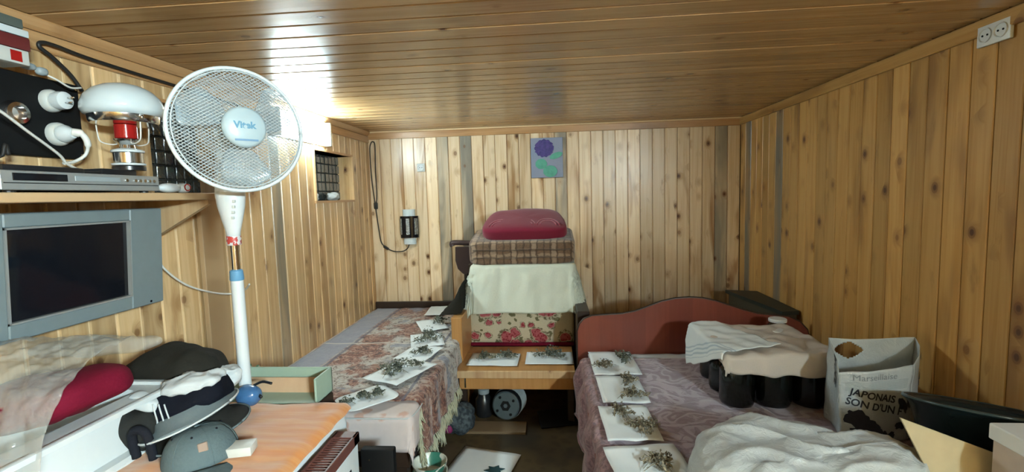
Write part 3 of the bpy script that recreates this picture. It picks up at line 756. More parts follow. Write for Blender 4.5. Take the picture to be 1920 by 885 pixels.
def rbf(seed_, z, rip, w_, cx, hang=1.0):
    return drape_fn(cx, 1.77, w_, 2.02, 0, (.20, 1.49, .89, 2.85), z, r=.035, flare=.04, rip=rip, rf=16, wrinkle=.004, seed=seed_)
f1 = rbf(5, .470, .024, 1.66, .67)
g = G(); g.grid(f1, 130, 120); 
fcs = []
bc = g.build('brocade_cover', ['brocade', 'quilted_mauve'], None, True, .004)
for p in bc.data.polygons:
    c_ = p.center
    if c_.x < .205: p.material_index = 1
tag(bc, 'mauve brocade cover with swirling pattern on the right bed', 'bedspread')
g = G(); pts = [f1(.0, i / 60)[0] for i in range(61)]; g.tube([p + Vector((-.004, 0, .0)) for p in pts], .007, 6); g.build('rolled_hem', 'quilted_mauve', bc, True)
zr = .478
for k, (c_, w_, d_, r_, lab) in enumerate([((.335, 2.66), .25, .37, .02, 'white sheet nearest the headboard on the mauve cover'), ((.325, 2.29), .215, .32, .02, 'white sheet second from the headboard on the mauve cover'),
        ((.305, 1.95), .215, .31, .03, 'white sheet third from the headboard on the mauve cover'), ((.325, 1.64), .27, .235, .12, 'white sheet at the bottom edge of the picture on the mauve cover')]):
    sheet('paper_sheet', c_, w_, d_, r_, zr + .003 * (k % 2), 'paper', lab, 'paper', 'paper on right bed', seed=20 + k, curl=.012)
zq = zr + .012
herb((.275, 2.58, zq), .055, 'grey herb clump at left on the sheet nearest the headboard', 60, 31, 'herb_brown', stretch=(1.2, .8), rot=.4)
herb((.40, 2.70, zq), .062, 'tall herb clump at right on the sheet nearest the headboard', 85, 32, stretch=(.7, 1.6))
herb((.375, 2.37, zq), .055, 'upper herb clump on the second sheet from headboard', 65, 33, 'herb_brown', stretch=(.8, 1.3))
herb((.365, 2.20, zq), .06, 'lower herb clump on the second sheet from headboard', 65, 34, 'herb_brown', stretch=(1.1, .9))
herb((.285, 2.02, zq), .055, 'upper herb clump on the third sheet from headboard', 60, 35, 'herb_brown', stretch=(.8, 1.2), rot=.5)
herb((.355, 1.885, zq), .062, 'lower brown herb clump on the third sheet from headboard', 90, 36, 'herb_brown', stretch=(1.15, .9), rot=-.5)
herb((.36, 1.63, zq), .06, 'herb clump on the sheet at the bottom picture edge', 60, 37, 'herb_brown', stems=12)
# dark box in the right corner
g = G(); g.prism([(1.515, 3.04), (1.515, 3.60), (1.33, 3.66), (1.43, 3.02)][::-1], .66); t2 = g.build('corner_chest', plain('olive_brown', (.055, .045, .025), .6), None)
tag(t2, 'dark chest in the right corner behind the headboard', 'chest')
g = G(); g.prism([(1.518, 3.02), (1.518, 3.62), (1.31, 3.68), (1.41, 3.0)][::-1], .025); l = g.build('lid', plain('dark_green_lid', (.015, .022, .018), .5), t2); l.location = (0, 0, .662)

# ---- jars
def jar(label, x, y, z, h=.235, lidmat='white_plastic', full=True):
    t = thing('glass_jar', label, 'jar', (x, y, z), 'large dark jars on the right bed')
    g = G(); g.lathe([(.055, 0), (.070, .004), (.0745, .02), (.0745, .155), (.068, .185), (.046, .21), (.042, .22), (.042, .232)], 28); g.build('glass', 'jar_glass', t, True)
    if full: g = G(); g.lathe([(.052, .004), (.067, .008), (.0715, .022), (.0715, .153), (.064, .184), (.04, .205)], 24); g.build('contents', 'preserve_dark', t, True)
    g = G(); g.lathe([(.046, .226), (.047, .228), (.047, .241), (.044, .244)], 24); g.build('lid', lidmat, t, 'auto')
    return t
names = [['front row, left', 'front row, middle', 'front row, right'], ['middle row, left', 'middle row, middle', 'middle row, right'], ['back row, left', 'back row, middle', 'back row, right']]
rd = random.Random(2); j0 = None
for r_ in range(3):
    for c_ in range(3):
        x, y = .825 + c_ * .158 + r_ * .005, 2.165 + r_ * .158
        lab = 'dark jar under the white cloths, ' + names[r_][c_]
        if j0 is None: j0 = jar(lab, x, y, .480)
        else: j = copy_tree(j0); j.location = (x, y, .480); j['label'] = lab
j = copy_tree(j0); j.location = (1.235, 2.68, .492); j['label'] = 'jar whose white lid shows above the cloths'; j.scale = (.98, .98, .98)
g = G(); g.grid(drape_fn(1.02, 2.295, .60, .60, -.06, (.76, 1.225, 2.10, 2.56), .729, r=.02, flare=.02, rip=.008, rf=30, wrinkle=.010, seed=6, top=lambda x, y: .006 * math.cos(x * 40) * math.cos(y * 40)), 60, 60)
o = g.build('beige_cloth', 'cloth_tan', None, True, .003); tag(o, 'beige-white cloth over the front of the dark jars', 'cloth')
g = G(); g.grid(drape_fn(.775, 2.36, .34, .50, .38, (.75, 1.235, 2.085, 2.575), .740, r=.02, flare=.12, rip=.008, rf=30, wrinkle=.010, seed=9), 60, 60)
o = g.build('striped_towel', 'striped_towel', None, True, .003); tag(o, 'white towel with blue stripes over the left side of the jars', 'towel')
g = G(); g.grid(lambda u, v: Vector((1.20 + .16 * u, 2.46 + .12 * v, .712 - .08 * u + .012 * nz(u * 4, v * 4) - .05 * u * u)), 14, 10); o = g.build('brown_cloth', fabric('brown_rag', (.28, .18, .10)), None, True, .003)
tag(o, 'small brown cloth beside the white-lidded jar', 'cloth')

# ---- shopping bag
t = thing('carrier_bag', 'white printed carrier bag with a cut-out handle', 'bag', (1.26, 1.95, .478))
def bagf(u, v):   # front panel, u left-right, v bottom-top
    x = -.170 + .245 * u + .02 * (u - .5) * v; top = .262 - .0 * math.sin(PI * u) + .03 * u
    return Vector((x + .004 * nz(v * 5, u, 2), -.10 - .025 * math.sin(PI * u) * (1 - v * .3) + .008 * nz(u * 4, v * 4, 5) + .03 * (1 - v) * 0, .002 + top * v))
def bagb(u, v):
    x = -.125 + .335 * u; return Vector((x, .09 + .008 * nz(u * 4, v * 4, 9) - .02 * v, .002 + (.345 - .012 * math.sin(PI * u) * (1 - u)) * v))
def side(fa, fb, ua, ub, bulge):
    def fn(u, v):
        a = fa(ua, v); b = fb(ub, v); p = a.lerp(b, u); p.x += bulge * math.sin(PI * u) * (1 - .3 * v) + .006 * nz(u * 5, v * 6, 3); return p
    return fn
hx, hz = .16, .86
def inhole(u, v):
    x = (u - .24) / .17; y = (v - .86) / .105
    return abs(x) ** 1.4 + abs(y) ** 1.2 < 1
g = G(); g.grid(bagf, 24, 24); g.build('front_panel', 'bag_film', t, True, .0012)
g = G(); g.grid(bagb, 70, 60, mask=lambda u, v: not inhole(u, v)); g.build('back_panel', 'bag_film', t, True, .0012)
g = G(); g.grid(side(bagf, bagb, 0, 0, .012), 12, 20); g.build('left_gusset', 'bag_film', t, True, .0012)
g = G(); g.grid(side(bagf, bagb, 1, 1, .03), 14, 20); g.build('right_gusset', 'bag_film', t, True, .0012)
g = G(); g.rbox(-.13, .13, -.08, .08, .003, .03, .004, 1); g.build('bottom_insert', 'bag_film', t)
def on_front(vs, u0, v0, rot, sc=1):
    out = []; ca, sa = math.cos(rot), math.sin(rot)
    for p in vs:
        x, y = p.x * ca - p.y * sa, p.x * sa + p.y * ca
        q = bagf(u0 + x / .27 * sc, v0 + y / .28 * sc); q.y -= .0022; out.append(q)
    return out
for txt, sz, u0, v0, rot, mt, nm in (('Marseillaise', .034, .46, .90, -.03, 'ink_grey', 'grey_lettering'), ('JAPONAIS', .038, .44, .64, -.24, 'ink', 'black_lettering'), ("SON D'UN F", .038, .46, .49, -.24, 'ink', 'black_lettering')):
    vs, fs = text_mesh(txt, sz, .0009 if mt == 'ink' else 0, .0)
    g = G(); g.add(on_front(vs, u0, v0, rot), fs); g.build(nm, mt, t)
g = G()
for k in range(9):
    v0 = .845 - k * .0145; a = [bagf(.08 + .84 * i / 20, v0 + .012 * (-.6) * i / 20) + Vector((0, -.0015, 0)) for i in range(21)]; g.tube(a, .0005, 3)
g.build('printed_lines', 'ink_grey', t)
def ink_blob(u0, v0, ru, rv, seed, rot=0):
    n = 26; vs = [Vector((0, 0, 0))]; 
    for i in range(n):
        a = 2 * PI * i / n; k = 1 + .55 * nz(math.cos(a) * 1.8, math.sin(a) * 1.8, seed * 3.3)
        vs.append(Vector((ru * k * math.cos(a), rv * k * math.sin(a), 0)))
    return on_front(vs, u0, v0, rot), [(0, 1 + i, 1 + (i + 1) % n) for i in range(n)]
g = G()
for a in ((.20, .33, .045, .035, 1, -.4), (.38, .24, .040, .024, 2, -.7), (.50, .16, .02, .012, 3, -.7), (.60, .12, .015, .008, 4, -.9), (.86, .50, .016, .03, 5, .4), (.98, .52, .016, .028, 6, .3), (.22, .16, .03, .012, 7, 0), (.7, .08, .02, .014, 8, .5), (.84, .22, .02, .018, 9, .2)):
    vs, fs = ink_blob(*a); g.add(vs, fs)
g.build('black_drawing', 'ink', t)
gl = side(bagf, bagb, 0, 0, .012)
vs, fs = text_mesh('ROSE', .05, .0012)
g = G(); g.add([gl(min(1, max(0, .45 + p.y / .19)), .80 - p.x / .30) + Vector((-.0025, -.001, 0)) for p in vs], fs); g.build('side_lettering', 'ink', t)
gr_ = side(bagf, bagb, 1, 1, .03)
g = G()
for (a, b, r1, r2) in ((.45, .72, .10, .06), (.6, .9, .07, .05), (.2, .45, .12, .05), (.7, .55, .1, .04)):
    n = 18; g.add([gr_(a, b) + Vector((.003, -.003, 0))] + [gr_(a + r1 * (1 + .5 * nz(math.cos(i), math.sin(i), a * 9)) * math.cos(2 * PI * i / n), b + r2 * (1 + .4 * nz(i, 2, b)) * math.sin(2 * PI * i / n)) + Vector((.003, -.003, 0)) for i in range(n)], [(0, 1 + i, 1 + (i + 1) % n) for i in range(n)])
g.build('side_drawing', 'ink', t)

# ---- basin on cardboard box, cream flap, white box
t = thing('cardboard_box', 'open cream cardboard box beside the black basin', 'box', (1.17, 1.45, .478))
M['card'] = plain('cream_card', (.42, .36, .22), .8, .06)
M['card_dark'] = plain('brown_card', (.20, .14, .08), .8)
for nm, b_ in (('side_wall', (-.06, -.055, -.13, .20, 0, .07)), ('side_wall', (.30, .305, -.13, .20, 0, .07)), ('side_wall', (-.06, .305, .195, .20, 0, .07)), ('side_wall', (-.06, .305, -.13, -.125, 0, .07)), ('bottom', (-.06, .305, -.13, .2, 0, .004))):
    g = G(); g.rbox(*b_, .001, 1); g.build(nm, 'card_dark', t)
g = G(); fl = [Vector((-.215, -.10, .325)), Vector((.08, -.135, .215)), Vector((.14, -.155, .07)), (Vector((-.10, -.14, .06)))]
g.add(fl + [p + Vector((0, .006, 0)) for p in fl], [(0, 3, 2, 1), (4, 5, 6, 7), (0, 1, 5, 4), (1, 2, 6, 5), (2, 3, 7, 6), (3, 0, 4, 7)]); g.build('flap', 'card', t)
t = thing('basin', 'black plastic basin tilted against the right wall', 'basin', (1.345, 1.57, .655), None, (-.20, .16, .1))
g = G(); g.lathe([(.125, -.10), (.135, -.09), (.172, .055), (.186, .068), (.190, .074), (.184, .078), (.166, .06), (.128, -.078), (.0, -.08)], 44, cap=False); g.lathe([(.125, -.10), (.0, -.10)], 44, cap=False)
g.build('bowl', plain('dark_basin', (.010, .017, .018), .25, .1), t, True)
g = G(); g.tube([(.188 * math.cos(a), .188 * math.sin(a), .075) for a in [i * 2 * PI / 48 for i in range(49)]], .0055, 6); g.build('rim', plain('basin_rim', (.03, .05, .05), .25), t, True)
t = thing('white_box', 'white and beige box at the right picture edge', 'box', (1.30, 1.17, .478))
g = G(); g.rbox(-.16, .16, -.12, .12, 0, .335, .004, 1); g.build('body', plain('beige_board', (.42, .36, .31), .8), t)
g = G(); g.rbox(-.166, .166, -.126, .126, .30, .342, .003, 1); g.build('lid', 'white_plastic', t)

# ---- white plastic sack in the foreground
t = thing('plastic_sack', 'large knotted white plastic bag at the bottom on right bed', 'bag', (.735, 1.45, .478))
def sack(cx, cy, rx_, ry_, h, kx, ky, nf, seed, amp):
    def fn(u, v):
        th = 2 * PI * u; ph = v * PI / 2
        cr_ = math.cos(ph) ** .55; x, y, z = rx_ * cr_ * math.cos(th), ry_ * cr_ * math.sin(th), h * math.sin(ph) ** .75
        a = math.atan2(y - ky, x - kx); d = math.hypot(x - kx, y - ky)
        f = math.sin(a * nf + 2.2 * nz(d * 6, a * 1.2, seed)) ; f = (1 - abs(f)) ** 1.6 - .35
        k = amp * f * (.5 + .8 * nz(x * 6, y * 6, seed + 3)) + .022 * nz(x * 5 + seed, y * 5, 7) + .006 * (1 - 2 * abs(nz(x * 16, y * 16, z * 16 + seed)))
        n = Vector((x / rx_ ** 2, y / ry_ ** 2, z / h ** 2)); n = n.normalized() if n.length > 0 else Vector((0, 0, 1))
        p = Vector((x, y, z)) + n * k * (1 if v > .05 else .3); p.z = max(p.z, .002)
        return p + Vector((cx, cy, 0))
    return fn
g = G(); g.grid(sack(-.02, .02, .30, .27, .195, .24, -.12, 7, 2, .030), 150, 60); g.build('body', 'bag_film', t, True)
g = G(); g.grid(sack(.15, -.05, .20, .18, .215, .16, .0, 6, 9, .028), 120, 50); g.build('loose_film', 'bag_film', t, True)
g = G(); pts = spline([(.25, -.04, .20), (.32, -.03, .185), (.365, -.05, .14), (.36, -.09, .10), (.30, -.12, .07)], 8)
vs = []; fs = []
for i, p in enumerate(pts):
    w_ = .02 + .008 * math.sin(i); vs += [p + Vector((-.006, -w_ / 2, 0)), p + Vector((.008, w_ / 2, .008))]
for i in range(len(pts) - 1): fs.append((2 * i, 2 * i + 1, 2 * i + 3, 2 * i + 2))
g.add(vs, fs); g.build('handle_loop', 'bag_film', t, True, .004)

# ================================================================ BACK WALL THINGS
t = thing('painting', 'small unframed painting of a violet flower on back wall', 'painting', (-.022, 3.985, 1.75))
g = G(); g.rbox(-.132, .132, -.012, .012, -.163, .163, .002, 1)
s = N('canvas_blue', .7); v = s.co(); s.col(s.mix(s.noise(v, 9, 3), (.22, .29, .40), (.32, .33, .42))); s.bump(s.noise(v, 60, 3), .5, .003); g.build('canvas', s.m, t)
FW = frame((1, 0, 0), (0, 0, 1), (0, -1, 0), (0, -.0125, 0))
s = N('paint_violet', .5); s.col(s.mix(s.vor(s.co(), 55), (.035, .03, .16), (.09, .06, .26))); s.bump(s.vor(s.co(), 60), .8, .004); 
g = G(); pts = [((.078 + .005 * math.sin(i * 1.9) + .003 * math.sin(i * 3.3)) * math.cos(2 * PI * i / 48) - .022, (.072 + .005 * math.sin(i * 1.7)) * math.sin(2 * PI * i / 48) + .078) for i in range(48)]
g.prism(pts, .003, 0, FW); g.build('painted_flower', s.m, t)
M['paint_green'] = plain('paint_green', (.10, .42, .30), .5, .2, .4, 30)
def ell(cx, cy, a, b, r, n=24, w_=.0): return [(cx + a * (1 + w_ * math.sin(i * 2.5)) * math.cos(2 * PI * i / n) * math.cos(r) - b * math.sin(2 * PI * i / n) * math.sin(r), cy + a * (1 + w_ * math.sin(i * 2.5)) * math.cos(2 * PI * i / n) * math.sin(r) + b * math.sin(2 * PI * i / n) * math.cos(r)) for i in range(n)]
for e in (ell(.075, .015, .055, .024, .35, 24, .06), ell(-.048, -.05, .048, .042, 0, 24, .03), ell(.025, -.112, .058, .048, 0, 24, .03)):
    g = G(); g.prism(e, .0035, 0, FW); g.build('painted_leaf', 'paint_green', t)
def outlet(name, label, mt, n, w_, h_):
    t = bpy.data.objects.new(name, None); C.objects.link(t); t.matrix_world = mt; tag(t, label, 'socket')
    g = G(); g.rbox(-w_ / 2, w_ / 2, -h_ / 2, h_ / 2, 0, .012, .003, 2); g.build('plate', 'white_plastic', t, 'auto')
    for i in range(n):
        cx = (i - (n - 1) / 2) * .058 if n > 1 else 0
        r_ = min(w_ / n, h_) * .40
        g = G(); g.lathe([(r_, .011), (r_, .017), (r_ * .88, .017), (r_ * .8, .013)], 20, 0, rotm(t=(cx, 0, 0))); g.build('socket_ring', 'white_plastic', t, 'auto')
        for dx in (-.0095, .0095):
            g = G(); g.cyl((cx + dx, 0, .012), (cx + dx, 0, .0145), .0035, seg=8); g.build('pin_hole', 'black_matt', t)
    return t
outlet('wall_outlet', 'small white single socket high on the back wall', frame((1, 0, 0), (0, 0, 1), (0, -1, 0), (-1.09, 3.998, 1.705)), 1, .068, .068)
outlet('wall_outlet', 'white double socket high on the right wall', frame((0, -1, 0), (0, 0, 1), (-1, 0, 0), (1.528, 1.80, 1.955)) @ rotm(z=0), 2, .125, .072)
t = thing('wall_lamp', 'black and silver sconce with white ends on back wall', 'lamp', (-1.213, 3.99, 1.21))
def half(r, z0, z1, th, seg=16, yoff=0):
    g = G(); pts = [(r * math.cos(a), -r * .62 * math.sin(a)) for a in [PI * i / seg for i in range(seg + 1)]]
    g.prism([(x, y + yoff) for x, y in pts][::-1], z1 - z0, 0, rotm(t=(0, 0, z0))); return g
half(.054, -.155, .145, 0).build('white_tube', 'milk_glass', t, 'auto')
half(.080, -.098, .088, 0).build('black_shade', 'black_gloss', t, 'auto')
s = N('tin_ornament', .3, metal=.8); s.col(s.mix(s.vor(s.co(), 90), (.16, .17, .17), (.5, .52, .50))); s.bump(s.vor(s.co(), 90), .9, .004); M['ornament'] = s.m
for a in (-.98, 0, .98):
    cx, cy = .080 * math.sin(a), -.0505 * math.cos(a)
    g = G(); g.rbox(-.015, .015, -.003, .003, -.07, .068, .0015, 1, mat=rotm(z=a * .8, t=(cx, cy, 0))); g.build('ornament_panel', 'ornament', t)
g = G(); g.tube(spline([(-1.217, 3.975, 1.06), (-1.235, 3.978, 1.02), (-1.28, 3.98, .995), (-1.35, 3.98, .995), (-1.41, 3.98, 1.02), (-1.462, 3.98, 1.07), (-1.478, 3.98, 1.16), (-1.495, 3.98, 1.33), (-1.52, 3.98, 1.62), (-1.524, 3.98, 1.86), (-1.51, 3.98, 1.925), (-1.49, 3.98, 1.935), (-1.477, 3.98, 1.90), (-1.483, 3.98, 1.7), (-1.483, 3.98, 1.5), (-1.49, 3.98, 1.42)], 8), .0045, 6)
o = g.build('extension_lead', 'rubber', None, True); tag(o, 'black lead looped on back wall beside the sconce', 'cord')
g = G(); g.rbox(-.018, .012, -.012, .008, -.035, .02, .005, 2, mat=rotm(t=(-1.493, 3.98, 1.40))); g.build('plug', 'rubber', o, True)
g = G(); g.rbox(-.025, .025, -.009, .009, -.010, .010, .004, 2, mat=rotm(y=.6, t=(-1.425, 3.978, 1.03))); g.build('switch', 'rubber', o, True)
for k, (yy, zz, r_, lab) in enumerate([(3.10, 1.475, .045, 'crumpled white rag at left in the small window niche'), (3.40, 1.478, .055, 'rolled white rag at right in the small window niche')]):
    g = G(); g.blob((0, 0, 0), (.035, r_, .028), .9, .012, 25, k + 3, 28, 18, ridge=True); o = g.build('white_rag', 'cloth_white', None, True); o.location = (-1.60, yy, zz); tag(o, lab, 'rag')

# ================================================================ SHELF, LEFT WALL
t = thing('wall_shelf', 'raw wooden shelf on the left wall above the television', 'shelf', (-1.40, 1.2, 1.48))
g = G(); g.rbox(-.145, .15, -1.0, .505, -.014, .010, .002, 1); g.build('shelf_board', 'plank_raw', t)
g = G(); g.prism([(-.14, -.014), (.145, -.014), (.145, -.03), (-.10, -.16), (-.14, -.16)], .02, 0, frame((1, 0, 0), (0, 0, 1), (0, -1, 0), (0, .475, 0))); g.build('bracket', 'plank_raw', t)
g = G(); g.rbox(-.147, -.125, .76, .885, -.95, -.012, .002, 1); g.build('wall_batten', 'plank_raw', t)
for k in range(2):
    g = G(); g.rbox(-.146, -.11, .505 + .0, .90, -.014, .008, .002, 1)
g.build('rear_ledge', 'plank_raw', t)
t = thing('disc_player', 'slim silver disc player on the wooden shelf', 'disc player', (-1.385, 1.235, 1.4935))
g = G(); g.rbox(-.12, .108, -.225, .225, .004, .048, .003, 1); g.build('case', 'silver_plastic', t)
g = G(); g.rbox(.106, .114, -.226, .226, .003, .05, .002, 1); g.build('front_panel', 'silver_plastic', t)
g = G(); g.rbox(.113, .116, -.20, -.07, .026, .044, .001, 1); g.build('display_window', 'black_gloss', t)
g = G(); g.rbox(.113, .1155, -.05, .085, .028, .042, .001, 1); g.build('disc_tray', 'grey_plastic', t)
g = G(); g.rbox(.1135, .1155, -.22, .22, .019, .021, .0005, 1); g.build('groove', 'black_matt', t)
for y_ in (.105, .135, .152, .169, .187, .203):
    g = G(); g.cyl((.113, y_, .034), (.1185, y_, .034), .0048, seg=12); g.build('button', 'chrome', t, 'auto')
for x_ in (-.1, .09):
    for y_ in (-.19, .19):
        g = G(); g.cyl((x_, y_, -.003), (x_, y_, .006), .012, seg=12); g.build('foot', 'rubber', t)
def slab_thing(name, label, cat, x0, x1, y0, y1, z0, z1, mat, r=.005, rot=0):
    g = G(); cx, cy = (x0 + x1) / 2, (y0 + y1) / 2; g.rbox(x0 - cx, x1 - cx, y0 - cy, y1 - cy, 0, z1 - z0, r, 2)
    o = g.build(name, mat, None, 'auto'); o.location = (cx, cy, z0); o.rotation_euler = (0, 0, rot); return tag(o, label, cat)
o = slab_thing('remote_control', 'long black remote control lying on the disc player at left', 'remote control', -1.37, -1.325, 1.06, 1.268, 1.542, 1.562, 'black_plastic', .006)
o = slab_thing('power_adapter', 'flat black box on the disc player under the lamp', 'adapter', -1.42, -1.34, 1.335, 1.455, 1.542, 1.566, 'black_plastic', .004)
g = G(); g.tube(spline([(.03, -.055, .012), (.035, -.09, .01), (.03, -.12, .012)], 5), .003, 6); g.build('cable', 'rubber', o, True)
# white device with red ring
t = thing('white_night_lamp', 'small white plug-in device with a red ring at shelf end', 'device', (-1.30, 1.56, 1.4905))
g = G(); g.blob((0, -.025, .018), (.020, .045, .016), .9, .0, 1, 0, 20, 12); g.blob((0, .035, .018), (.02, .025, .017), .9, .0, 1, 0, 20, 12); g.build('body', 'white_plastic', t, True)
g = G(); g.tube([(.018, .035 + .013 * math.cos(a), .02 + .011 * math.sin(a)) for a in [i * PI / 8 for i in range(17)]], .002, 5); g.build('red_ring', 'red_gloss', t, True)

# table lamp
LX, LY, LZ = -1.375, 1.466, 1.5665
t = thing('table_lamp', 'retro lamp with milky dome, chrome collar and red glass', 'lamp', (LX, LY, LZ))
def lp(name, prof, mat, seg=36, sm='auto'): g = G(); g.lathe(prof, seg); return g.build(name, mat, t, sm)
lp('base', [(.045, 0), (.045, .012), (.03, .014)], 'black_plastic')
lp('lower_ring', [(.030, .014), (.045, .016), (.046, .022), (.03, .024)], 'white_plastic')
lp('chrome_cylinder', [(.040, .024), (.040, .056)], 'chrome')
lp('upper_ring', [(.03, .056), (.044, .058), (.045, .064), (.036, .068), (.026, .071)], 'white_plastic')
lp('neck', [(.022, .070), (.020, .082), (.034, .096), (.036, .100), (.02, .102)], 'chrome')
lp('red_glass', [(.028, .102), (.031, .104), (.031, .146), (.028, .148)], 'red_gloss')
lp('collar', [(.04, .148), (.088, .150), (.093, .156), (.095, .174), (.088, .176)], 'chrome')
lp('dome_shade', [(.088, .172), (.103, .176), (.111, .190), (.110, .208), (.101, .232), (.082, .254), (.056, .269), (.028, .277), (.004, .279)], 'milk_glass', 48, True)
for a in (-.35, 1.5, 3.4):
    ca, sa = math.cos(a), math.sin(a)
    g = G(); g.tube(spline([(ca * .084, sa * .084, .15), (ca * .082, sa * .082, .12), (ca * .075, sa * .075, .095), (ca * .045, sa * .045, .085), (ca * .022, sa * .022, .088)], 6), .0022, 6); g.build('wire_arm', 'cord_white', t, True)
    g = G(); g.lathe([(.005, -.012), (.006, 0), (.004, .01)], 10, 0, rotm(t=(ca * .096, sa * .096, .165))); g.build('clip', 'chrome', t, True)

# socket board
t = thing('socket_board', 'black board with white sockets on left wall above the player', 'socket board', (-1.535, 1.235, 1.725))
g = G(); g.rbox(-.012, .004, -.30, .235, -.118, .122, .003, 1); g.build('board', 'black_matt', t)
for y_ in (-.28, .222):
    for z_ in (-.105, .108):
        g = G(); g.cyl((.003, y_, z_), (.008, y_, z_), .005, seg=10); g.build('screw', 'chrome', t)
def rnd_socket(y_, z_, nm, mat, k=1.0):
    g = G(); g.lathe([(.036 * k, 0), (.036 * k, .010), (.032 * k, .018), (.029 * k, .021), (.024 * k, .021), (.022 * k, .016)], 26, 0, frame((0, 1, 0), (0, 0, 1), (1, 0, 0), (.004, y_, z_))); return g.build(nm, mat, t, 'auto')
rnd_socket(.14, .055, 'round_socket', 'brass_white', .95); rnd_socket(.15, -.045, 'round_socket', 'brass_white'); 
g = G(); g.lathe([(.034, 0), (.036, .01), (.03, .024), (.02, .026), (.017, .012)], 22, 0, frame((0, 1, 0), (0, 0, 1), (1, 0, 0), (.004, .03, .0))); g.build('bare_lamp_holder', 'chrome', t, 'auto')
g = G(); g.rbox(.004, .007, -.045, -.042, -.05, .055, .001, 1); g.build('metal_strip', 'chrome', t)
pg = thing('round_plug', 'white round plug with bare pins in the upper black-board socket', 'plug', (-1.503, 1.377, 1.780))
g = G(); g.lathe([(.026, -.006), (.028, .004), (.026, .022), (.018, .026)], 22, 0, frame((0, 1, 0), (0, 0, 1), (1, 0, 0), (0, 0, 0))); g.build('body', 'white_plastic', pg, 'auto')
for dz in (-.008, .008):
    g = G(); g.cyl((.024, dz * .5, dz), (.048, dz * .5, dz), .0024, seg=8); g.build('pin', 'chrome', pg, True)
pg = thing('corded_plug', 'white plug with bent cord in the lower black-board socket', 'plug', (-1.503, 1.385, 1.680))
g = G(); g.lathe([(.026, -.006), (.027, .006), (.018, .022), (.014, .03)], 20, 0, frame((0, 1, 0), (0, 0, 1), (1, 0, 0), (0, 0, 0))); g.build('body', 'white_plastic', pg, 'auto')
g = G(); g.tube(spline([(.026, 0, .004), (.045, .012, -.002), (.05, .022, -.03), (.04, .02, -.065), (.03, -.01, -.088), (.04, -.05, -.095)], 6), .0075, 8, rr=[.013] * 6 + [.009] * 8 + [.005] * 17); g.build('cord', 'cord_white', pg, True)
g = G(); g.tube(spline([(-1.40, 1.0, 1.76), (-1.41, 1.12, 1.715), (-1.43, 1.22, 1.660), (-1.45, 1.31, 1.61), (-1.46, 1.34, 1.585), (-1.47, 1.38, 1.57)], 8), .004, 6); o = g.build('white_cable', 'cord_white', None, True); tag(o, 'thin white cable slanting down in front of the black board', 'cable')
g = G(); g.tube(spline([(-1.523, 1.475, 1.83), (-1.523, 1.44, 1.875), (-1.52, 1.385, 1.915), (-1.52, 1.352, 1.935), (-1.52, 1.36, 1.95), (-1.52, 1.40, 1.952), (-1.524, 1.5, 1.945), (-1.526, 1.7, 1.94), (-1.528, 1.9, 1.938), (-1.528, 2.3, 1.93)], 8), .006, 7); o = g.build('black_cable', 'rubber', None, True); tag(o, 'black cable running below the ceiling moulding on left wall', 'cable')
# boxes upper left
for k, (z0, z1, m_, y1, lab, nm) in enumerate([(1.848, 1.888, 'brass_white', 1.255, 'white box with a red square, lowest of the top-left stack', 'small_box'), (1.889, 1.925, 'deep_red', 1.262, 'dark red box, middle of the top-left stack', 'small_box'), (1.926, 1.946, 'milk_glass', 1.262, 'thin pale box, second from top of the top-left stack', 'small_box'), (1.947, 1.974, 'grey_green', 1.25, 'dark grey-green box, topmost of the top-left stack', 'small_box')]):
    if m_ == 'deep_red': M[m_] = plain(m_, (.13, .02, .02), .5)
    if m_ == 'grey_green': M[m_] = plain(m_, (.09, .11, .095), .4)
    o = slab_thing(nm, lab, 'box', -1.53, -1.445, 1.02, y1, z0, z1, m_, .003, .01 * (k - 1)); tag(o, group='small boxes at the top left')
    if k == 0:
        g = G(); g.rbox(.0425, .0435, .07, .098, .006, .034, .0003, 1); g.build('red_square', 'red_gloss', o)
t = thing('loose_connector', 'grey tangled plug end on top of the black board', 'plug', (-1.50, 1.315, 1.855))
g = G(); g.blob((0, -.02, .008), (.012, .022, .010), .8, .0, 1, 0, 16, 10); g.blob((.006, .012, .0), (.012, .016, .012), .8, 0, 1, 0, 16, 10); g.build('body', 'grey_plastic', t, True)
g = G(); g.tube(spline([(.0, .02, -.003), (.01, .05, -.015), (.01, .09, -.03), (.006, .13, -.022)], 5), .003, 6); g.build('cord', 'cord_white', t, True)
for k, (y_, lab) in enumerate([(1.10, 'tangled dark cable under the black board at the picture edge'),]):
    g = G(); rd = random.Random(4); pts = [Vector((-1.47 + rd.uniform(-.02, .03), 1.02 + .012 * i + rd.uniform(-.03, .03), 1.585 + rd.uniform(-.012, .045))) for i in range(14)]
    g.tube(spline(pts, 5), .005, 6); o = g.build('cable_tangle', 'rubber', None, True); tag(o, lab, 'cable')

# television
t = thing('television', 'grey flat television with a dark screen on the left wall', 'television', (-1.40, 1.27, 1.275), None, (0, math.radians(4), math.radians(-0)))
g = G(); W2, H2 = .305, .166
sx0, sx1, sz0, sz1 = -.185, .178, -.122, .130
for b_ in ((-W2, sx0, -H2, H2), (sx1, W2, -H2, H2), (sx0, sx1, sz1, H2), (sx0, sx1, -H2, sz0)): g.rbox(-.02, .018, b_[0], b_[1], b_[2], b_[3], .003, 1)
g.build('bezel', 'tv_grey' if 'tv_grey' in M else plain('tv_grey', (.16, .20, .21), .4), t)
g = G(); g.box(.004, .008, sx0, sx1, sz0, sz1); g.build('screen', 'black_gloss', t)
g = G(); e = .005
for b_ in ((sx0, sx0 + e, sz0, sz1), (sx1 - e, sx1, sz0, sz1), (sx0, sx1, sz1 - e, sz1), (sx0, sx1, sz0, sz0 + e)): g.box(.008, .020, *b_)
g.build('screen_trim', 'silver_plastic', t)
